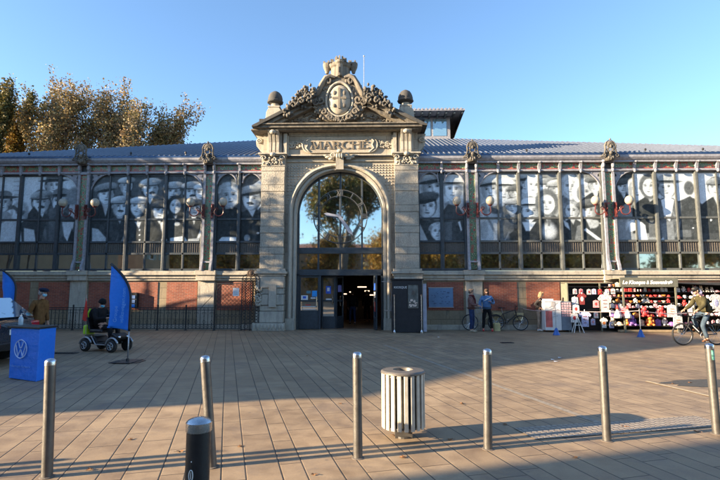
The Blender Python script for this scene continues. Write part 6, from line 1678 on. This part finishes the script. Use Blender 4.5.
posts=[]
for (px,py,lab) in ((556.5,335,'in front of the display cabinet'),(641,337,'in front of the souvenir shelves'),(520,329.5,'against the plinth right of the bicycles')):
    x,y=ground(px,py); t=empty('belt_post',(x,y,0),0,'thin belt post with a blue conical foot '+lab,'belt post','belt posts round the souvenir stall')
    mb=MB(); mb.lathe([(.13,0),(.13,.02),(.09,.10),(.045,.24),(.02,.27)],(0,0,0),14); mb.build('blue_foot',plain('royal_blue_plastic',(.03,.12,.42),.45),t,smooth=True,auto=40)
    mb=MB(); mb.tube([(0,0,.25),(0,0,.98)],.014,8); mb.ball((0,0,.99),.022,8,6); mb.build('rod',M['alu'],t); posts.append((x,y))
mb=MB()
def catenary(a,b,z,sag,r=.012,n=14): mb.tube([(a[0]+(b[0]-a[0])*i/n,a[1]+(b[1]-a[1])*i/n,z-sag*4*(i/n)*(1-i/n)) for i in range(n+1)],r,4)
catenary(posts[2],posts[0],.94,.08); catenary(posts[0],posts[1],.94,.06); catenary(posts[1],(posts[1][0]+3.0,posts[1][1]+.6),.94,.12)
tag(mb.build('barrier_tape',plain('pale_pink_tape',(.55,.42,.42),.6)),'thin pale barrier tape strung between the blue-footed posts','barrier tape')

# ------------------------------------------------------------------ souvenir stall
sy=19.9
sx0=atY(572,330,sy)[0]; sx1=16.6; dpt=.95
st=empty('souvenir_stall',(sx0,sy,0),0,'dark souvenir stall with shelves of small goods and a lettered grey fascia','market stall')
Wd=sx1-sx0; hz=atY(600,284.5,sy+dpt)[1]
dkb=plain('dark_backdrop',(.022,.02,.02),.8)
mb=MB(); mb.box(0,Wd,dpt,dpt+.04,0,2.02); mb.build('backdrop',dkb,st)
mb=MB(); mb.box(0,1.75,.5,dpt,1.98,2.02); mb.box(0,.04,.3,dpt,0,2.0); mb.build('side_frame',plain('grey_green_frame',(.16,.16,.12),.5),st)
fa,fb=atY(622,330,sy)[0]-sx0,atY(680.5,330,sy)[0]-sx0; fz0,fz1=atY(640,287,sy)[1],atY(640,277.5,sy)[1]
gg=plain('grey_green_paint',(.13,.13,.10),.5)
mb=MB(); mb.box(fa,fb,-.06,.0,fz0,fz1); mb.box(fa,fb,0,dpt,fz1-.05,fz1-.01); fas=mb.build('fascia',gg,st,bevel=.006)
text_obj('fascia_lettering','Le Kiosque à Souvenirs',.205,M['noticepaper'],fas,face_front((fa+fb)/2-.12,-.066,(fz0+fz1)/2-.01),.004,shear=.25,bold=.008,space=.98)
mb=MB(); mb.ball((fb-.27,-.062,(fz0+fz1)/2),(.07,.012,.06)); mb.build('fascia_dot',M['white'],fas)
for x in (fa+.12,fb-.10,fa+.0,):
    if x==fa: continue
    mb=MB(); mb.box(x-.03,x+.03,-.05,.0,0,fz0); mb.build('stall_post',gg,st)
mb=MB(); mb.box(fa-.1,fb+.05,-.02,.14,0.02,.10); mb.build('plank',plain('plank',(.3,.22,.13),.7),st)
mb=MB(); mb.box(1.35,1.40,.35,.40,0,2.0); mb.build('stall_post',gg,st)
mb=MB(); mb.box(fb+.8,fb+.84,.3,.34,0,1.9); mb.build('stall_post',gg,st)
mb=MB(); mb.add([(fb,.0,1.98),(Wd,.0,1.80),(Wd,dpt,2.05),(fb,dpt,2.05)],[(0,1,2,3)]); o=mb.build('awning',M['black'],st); s_=o.modifiers.new('s','SOLIDIFY'); s_.thickness=.02
levels=[1.84,1.64,1.42,1.18,.98,.62,.26]
sh=[]
for z in levels:
    mb=MB(); mb.box(fa-.30,fb-.02,.22 if z>1 else .12,dpt,z-.02,z); mb.build('shelf',plain('shelf_brown',(.07,.06,.05),.6),st)
for z in (1.62,1.36,1.05,.66,.3):
    mb=MB(); mb.box(fb+.15,Wd-.05,.30,dpt,z-.02,z); mb.build('shelf',dkb,st)
for z in (1.84,1.52,.9,.35):
    mb=MB(); mb.tube([(.06,.30,z),(1.6,.30,z)],.012,5); mb.build('hanging_rail',M['black'],st)
# goods: small prototypes, copied along the shelves
gm={}
def gmat(n,c): 
    if n not in gm: gm[n]=plain('goods_'+n,c,.55,var=.65,scale=26)
    return gm[n]
cols={'red':(.55,.04,.04),'white':(.6,.58,.56),'pink':(.65,.25,.28),'orange':(.7,.20,.04),'cream':(.6,.52,.4),'violet':(.22,.10,.35),'brown':(.22,.10,.06)}
def g_mug(c):
    b=MB(); b.lathe([(.035,0),(.042,.01),(.042,.09),(.036,.09),(.036,.02),(0,.02)],(0,0,0),10); b.torus((.052,0,.05),.022,.007,'y',8,4); return b,'mug'
def g_plush(c):
    b=MB(); b.ball((0,0,.06),(.05,.045,.06)); b.ball((0,-.01,.14),.042); [b.ball((s*.032,-.01,.178),.016,6,4) for s in (-1,1)]; [b.ball((s*.045,-.04,.02),(.02,.035,.02),6,4) for s in (-1,1)]; [b.ball((s*.055,-.015,.09),(.015,.02,.035),6,4) for s in (-1,1)]; return b,'plush_toy'
def g_cap(c):
    b=MB(); b.ball((0,0,.03),(.07,.08,.055),10,6); b.ball((0,-.10,.02),(.055,.06,.010),8,5); return b,'sun_cap'
def g_pack(c):
    b=MB(); b.cbox(-.06,.06,-.02,.02,0,.13,.006); b.box(-.045,.045,-.024,-.02,.03,.08); b.box(-.02,.02,-.01,.01,.13,.15); return b,'souvenir_pack'
def g_bowl(c):
    b=MB(); b.lathe([(.02,0),(.03,.005),(.065,.05),(.075,.07),(.065,.065),(.02,.015)],(0,0,0),12); return b,'bowl'
protos={}
goods_root=[]
def good(kind,col,X,Y,Z,rz,lab,sc=1.0,grp='souvenirs on the stall shelves'):
    key=(kind,col)
    if key not in protos:
        b,nm={'mug':g_mug,'plush':g_plush,'cap':g_cap,'pack':g_pack,'bowl':g_bowl}[kind](col)
        o=b.build(nm,gmat(col,cols[col]),None,smooth=(kind!='pack')); protos[key]=o
    else: o=protos[key].copy(); COL.objects.link(o)
    o.location=(X,Y,Z); o.rotation_euler=(0,0,rz); o.scale=(sc,)*3
    tag(o,lab,{'mug':'mug','plush':'soft toy','cap':'cap','pack':'souvenir','bowl':'bowl'}[kind],grp); return o
rg=random.Random(12)
rows=['top','second','third','fourth','fifth','sixth','lowest']
kinds=[['pack','mug'],['mug','pack'],['mug','bowl','cap'],['plush','bowl','mug'],['pack','cap'],['plush','cap'],['plush','pack','cap']]
palz=[['brown','cream','pink','orange'],['white','pink','red','white'],['white','pink','red','orange'],['white','orange','red','cream'],['white','white','pink'],['orange','red','white','violet'],['orange','red','violet','white','cream']]
desc={'mug':'mug','plush':'soft toy','cap':'cloth cap','pack':'packet','bowl':'small bowl'}
for li,z in enumerate(levels):
    x=fa-.24
    while x<fb-.15:
        k=rg.choice(kinds[li]); c_=rg.choice(palz[li]); sc=rg.uniform(.95,1.25)*(1.0 if li<5 else 1.6)
        if not (li==0 and rg.random()<.35): good(k,c_,sx0+x,sy+.30+rg.uniform(0,.05)-(.1 if z<1 else 0),z+.001,rg.uniform(-.3,.3),'%s %s on the %s shelf below the lettered fascia'%(c_,desc[k],rows[li]),sc)
        x+=(.135 if k!='cap' else .17)*sc*1.0+.01
for li,z in enumerate((1.62,1.36,1.05,.66,.3)):
    x=fb+.25
    while x<Wd-.2:
        k=rg.choice(['pack','mug','cap','plush']); c_=rg.choice(['white','white','pink','red','cream']); sc=rg.uniform(1.1,1.5)
        good(k,c_,sx0+x,sy+.38,z+.001,rg.uniform(-.3,.3),'%s %s on the %s shelf right of the lettered fascia'%(c_,desc[k],['top','second','third','fourth','lowest'][li]),sc,'souvenirs on the right-hand shelves')
        x+=.17*sc+.01
# T-shirts and hanging goods on the left of the stall
def tshirt(px,py,hpx,c,printc,label,Y=19.95,shape='tee',name='t_shirt',mark='block'):
    X,Z=atY(px,py,Y); h=hpx*Y/FPX; w=h*.62 if shape!='bag' else h*.8
    t=empty(name,(X,Y,Z),rg.uniform(-.15,.15),label,'T-shirt' if name=='t_shirt' else 'bag','shirts and bags hung on the stall')
    b=MB()
    if shape=='tee': P=[(-w*.36,-h*.5),(w*.36,-h*.5),(w*.36,h*.22),(w*.52,h*.12),(w*.66,h*.26),(w*.40,h*.46),(w*.14,h*.5),(0,h*.44),(-w*.14,h*.5),(-w*.40,h*.46),(-w*.66,h*.26),(-w*.52,h*.12),(-w*.36,h*.22)]
    else: P=[(-w*.5,-h*.5),(w*.5,-h*.5),(w*.46,h*.42),(w*.2,h*.5),(-w*.2,h*.5),(-w*.46,h*.42)]
    b.prism(P,-.012,.012); b.build('cloth',gmat(c,cols.get(c,(.5,.5,.5))),t,bevel=.006)
    b=MB()
    if mark=='disc':
        b.lathe([(w*.24,-.004),(w*.24,.004)],(0,0,0),18); b.move(Matrix.Translation((0,-.018,-h*.02))@Matrix.Rotation(PI/2,4,'X'))
    elif mark=='block':
        for q in range(3): b.box(-w*.20+.01*q,w*.20-.02*q,-.018,-.0125,h*(.18-.2*q),h*(.04-.2*q)+h*.10)
    else: b.ball((0,-.014,0),(w*.22,.008,h*.22))
    b.build('print',gmat(printc,cols.get(printc,(.5,.1,.1))),t); 
    b=MB(); b.tube([(0,0,h*.44),(0,.02,h*.58),(.02,.03,h*.62)],.006,4); b.build('hook',M['alu'],t)
    return t
cols['black']=(.02,.02,.02); cols['lilac']=(.42,.42,.62); cols['darkred']=(.2,.03,.03)
tshirt(605,303,17,'white','darkred','large white T-shirt with a tall red print, hung highest in the middle of the stall')
tshirt(604,323,9.5,'white','orange','white T-shirt with a round orange print, low in the middle of the stall',mark='disc')
tshirt(585,319,15,'lilac','darkred','pale lilac T-shirt with a dark print, hung low left of the round-print shirt',Y=19.85)
tshirt(574.5,318,9,'white','red','white cloth bag with a red mark, lower of two beside the cabinet',shape='bag',name='cloth_bag',mark='blob',Y=19.8)
tshirt(576,309,8,'white','red','white cloth bag with a red mark, upper of two beside the cabinet',shape='bag',name='cloth_bag',mark='blob',Y=19.85)
tshirt(582,299,11,'darkred','white','dark red T-shirt hung at the upper left of the stall',Y=20.1,mark='blob')
tshirt(596,304,7,'pink','red','pink cloth bag left of the large white T-shirt',shape='bag',name='cloth_bag',mark='blob',Y=20.1)
tshirt(575,301,8,'white','lilac','white bag hung at the far left of the stall under the small packets',shape='bag',name='cloth_bag',Y=20.1,mark='blob')
tshirt(596,315,6,'white','pink','small white bag below the pink bag',shape='bag',name='cloth_bag',Y=20.1,mark='blob')
tshirt(612,313,6,'white','lilac','small white bag right of the large white T-shirt',shape='bag',name='cloth_bag',Y=20.1,mark='blob')
tshirt(593,322,6,'lilac','pink','small lilac bag left of the round-print shirt',shape='bag',name='cloth_bag',Y=20.1,mark='blob')
tshirt(611.5,325,6,'lilac','white','small lilac bag right of the round-print shirt',shape='bag',name='cloth_bag',Y=20.1,mark='blob')
for k,px in enumerate((617.5,627.5)):
    X,Z=atY(px,312,19.75); t=empty('gnome_doll',(X,19.75,Z-.24),0,'red-hatted white doll hung %s the left post of the fascia'%('left of','right of')[k],'doll','dolls beside the fascia post')
    b=MB(); b.lathe([(.15,0),(.13,.12),(.07,.28),(.05,.30)],(0,0,0),12); b.build('dress',gmat('white',cols['white']),t,smooth=True); b=MB(); b.ball((0,0,.33),.055); b.build('head',M['skin'],t,smooth=True); b=MB(); b.lathe([(.06,.36),(.03,.47),(0,.54)],(0,0,0),10); b.build('hat',gmat('red',cols['red']),t,smooth=True)
tshirt(622.5,312,9,'pink','red','long pink bag between the two red-hatted dolls',shape='bag',name='cloth_bag',Y=19.75,mark='blob')
tshirt(672,311,12,'white','orange','white apron with an orange print right of the fascia post, upper one',shape='bag',name='cloth_bag',Y=19.8,mark='block')
tshirt(678,322,12,'white','orange','white apron with an orange print right of the fascia post, lower one',shape='bag',name='cloth_bag',Y=19.8,mark='block')
tshirt(690,309,10,'white','lilac','white T-shirt behind the cyclist, nearest the bicycle front wheel',Y=19.7,mark='blob')
tshirt(716,303,17,'white','lilac','big white T-shirt behind the cyclist at the right edge',Y=19.7,mark='blob')
tshirt(697,296,14,'lilac','white','pale grey shirt hung just above the cyclist front wheel',Y=19.7,mark='blob')
tshirt(724,318,14,'white','red','white T-shirt at the right edge, below the big one',Y=19.7,mark='block')
for (px,nm,c_,pc) in ((575,'first','white','pink'),(581,'second','pink','red'),(589,'third','white','red'),(594,'fourth','lilac','pink'),(600,'fifth','red','orange'),(607,'sixth','white','lilac'),(613,'seventh','white','pink')):
    tshirt(px,291.5+(rg.random()-.5),5.2,c_,pc,'small printed pouch, %s from the left in the top row of the stall'%nm,shape='bag',name='pouch',Y=20.15,mark='blob')
for (px,c_) in ((634,'violet'),(646,'orange'),(655,'white')):
    X,_=atY(px,312,19.8)
for k,(px,py,c_,lab) in enumerate(((644,310,'red','large red plush toy'),(650,327,'orange','large orange plush toy'),(661,312,'red','large red plush toy right of the other'),(632,327,'violet','large violet plush toy'))):
    X,Z=atY(px,py,19.95); good('plush',c_,X,19.95,levels[5 if py<320 else 6]+.002,0,lab+' sitting on the %s shelf of the stall'%('sixth' if py<320 else 'lowest'),2.3)
# paper scraps on the ground
for (px,py,lab) in ((439,337.5,'white paper scrap on the shaded paving below the notice board'),(556,362,'white paper scrap, left of three near the shadow edge'),(560,358,'white paper scrap, right of three near the shadow edge'),(553,360,'tiny white scrap, leftmost of three near the shadow edge')):
    x,y=ground(px,py); b=MB(); b.add([(-.05,-.03,.006),(.05,-.025,.014),(.06,.03,.006),(-.04,.035,.02)],[(0,1,2,3)]); tag(b.build('paper_scrap',paper,None,loc=(x,y,.002)),lab,'litter','paper scraps on the square')
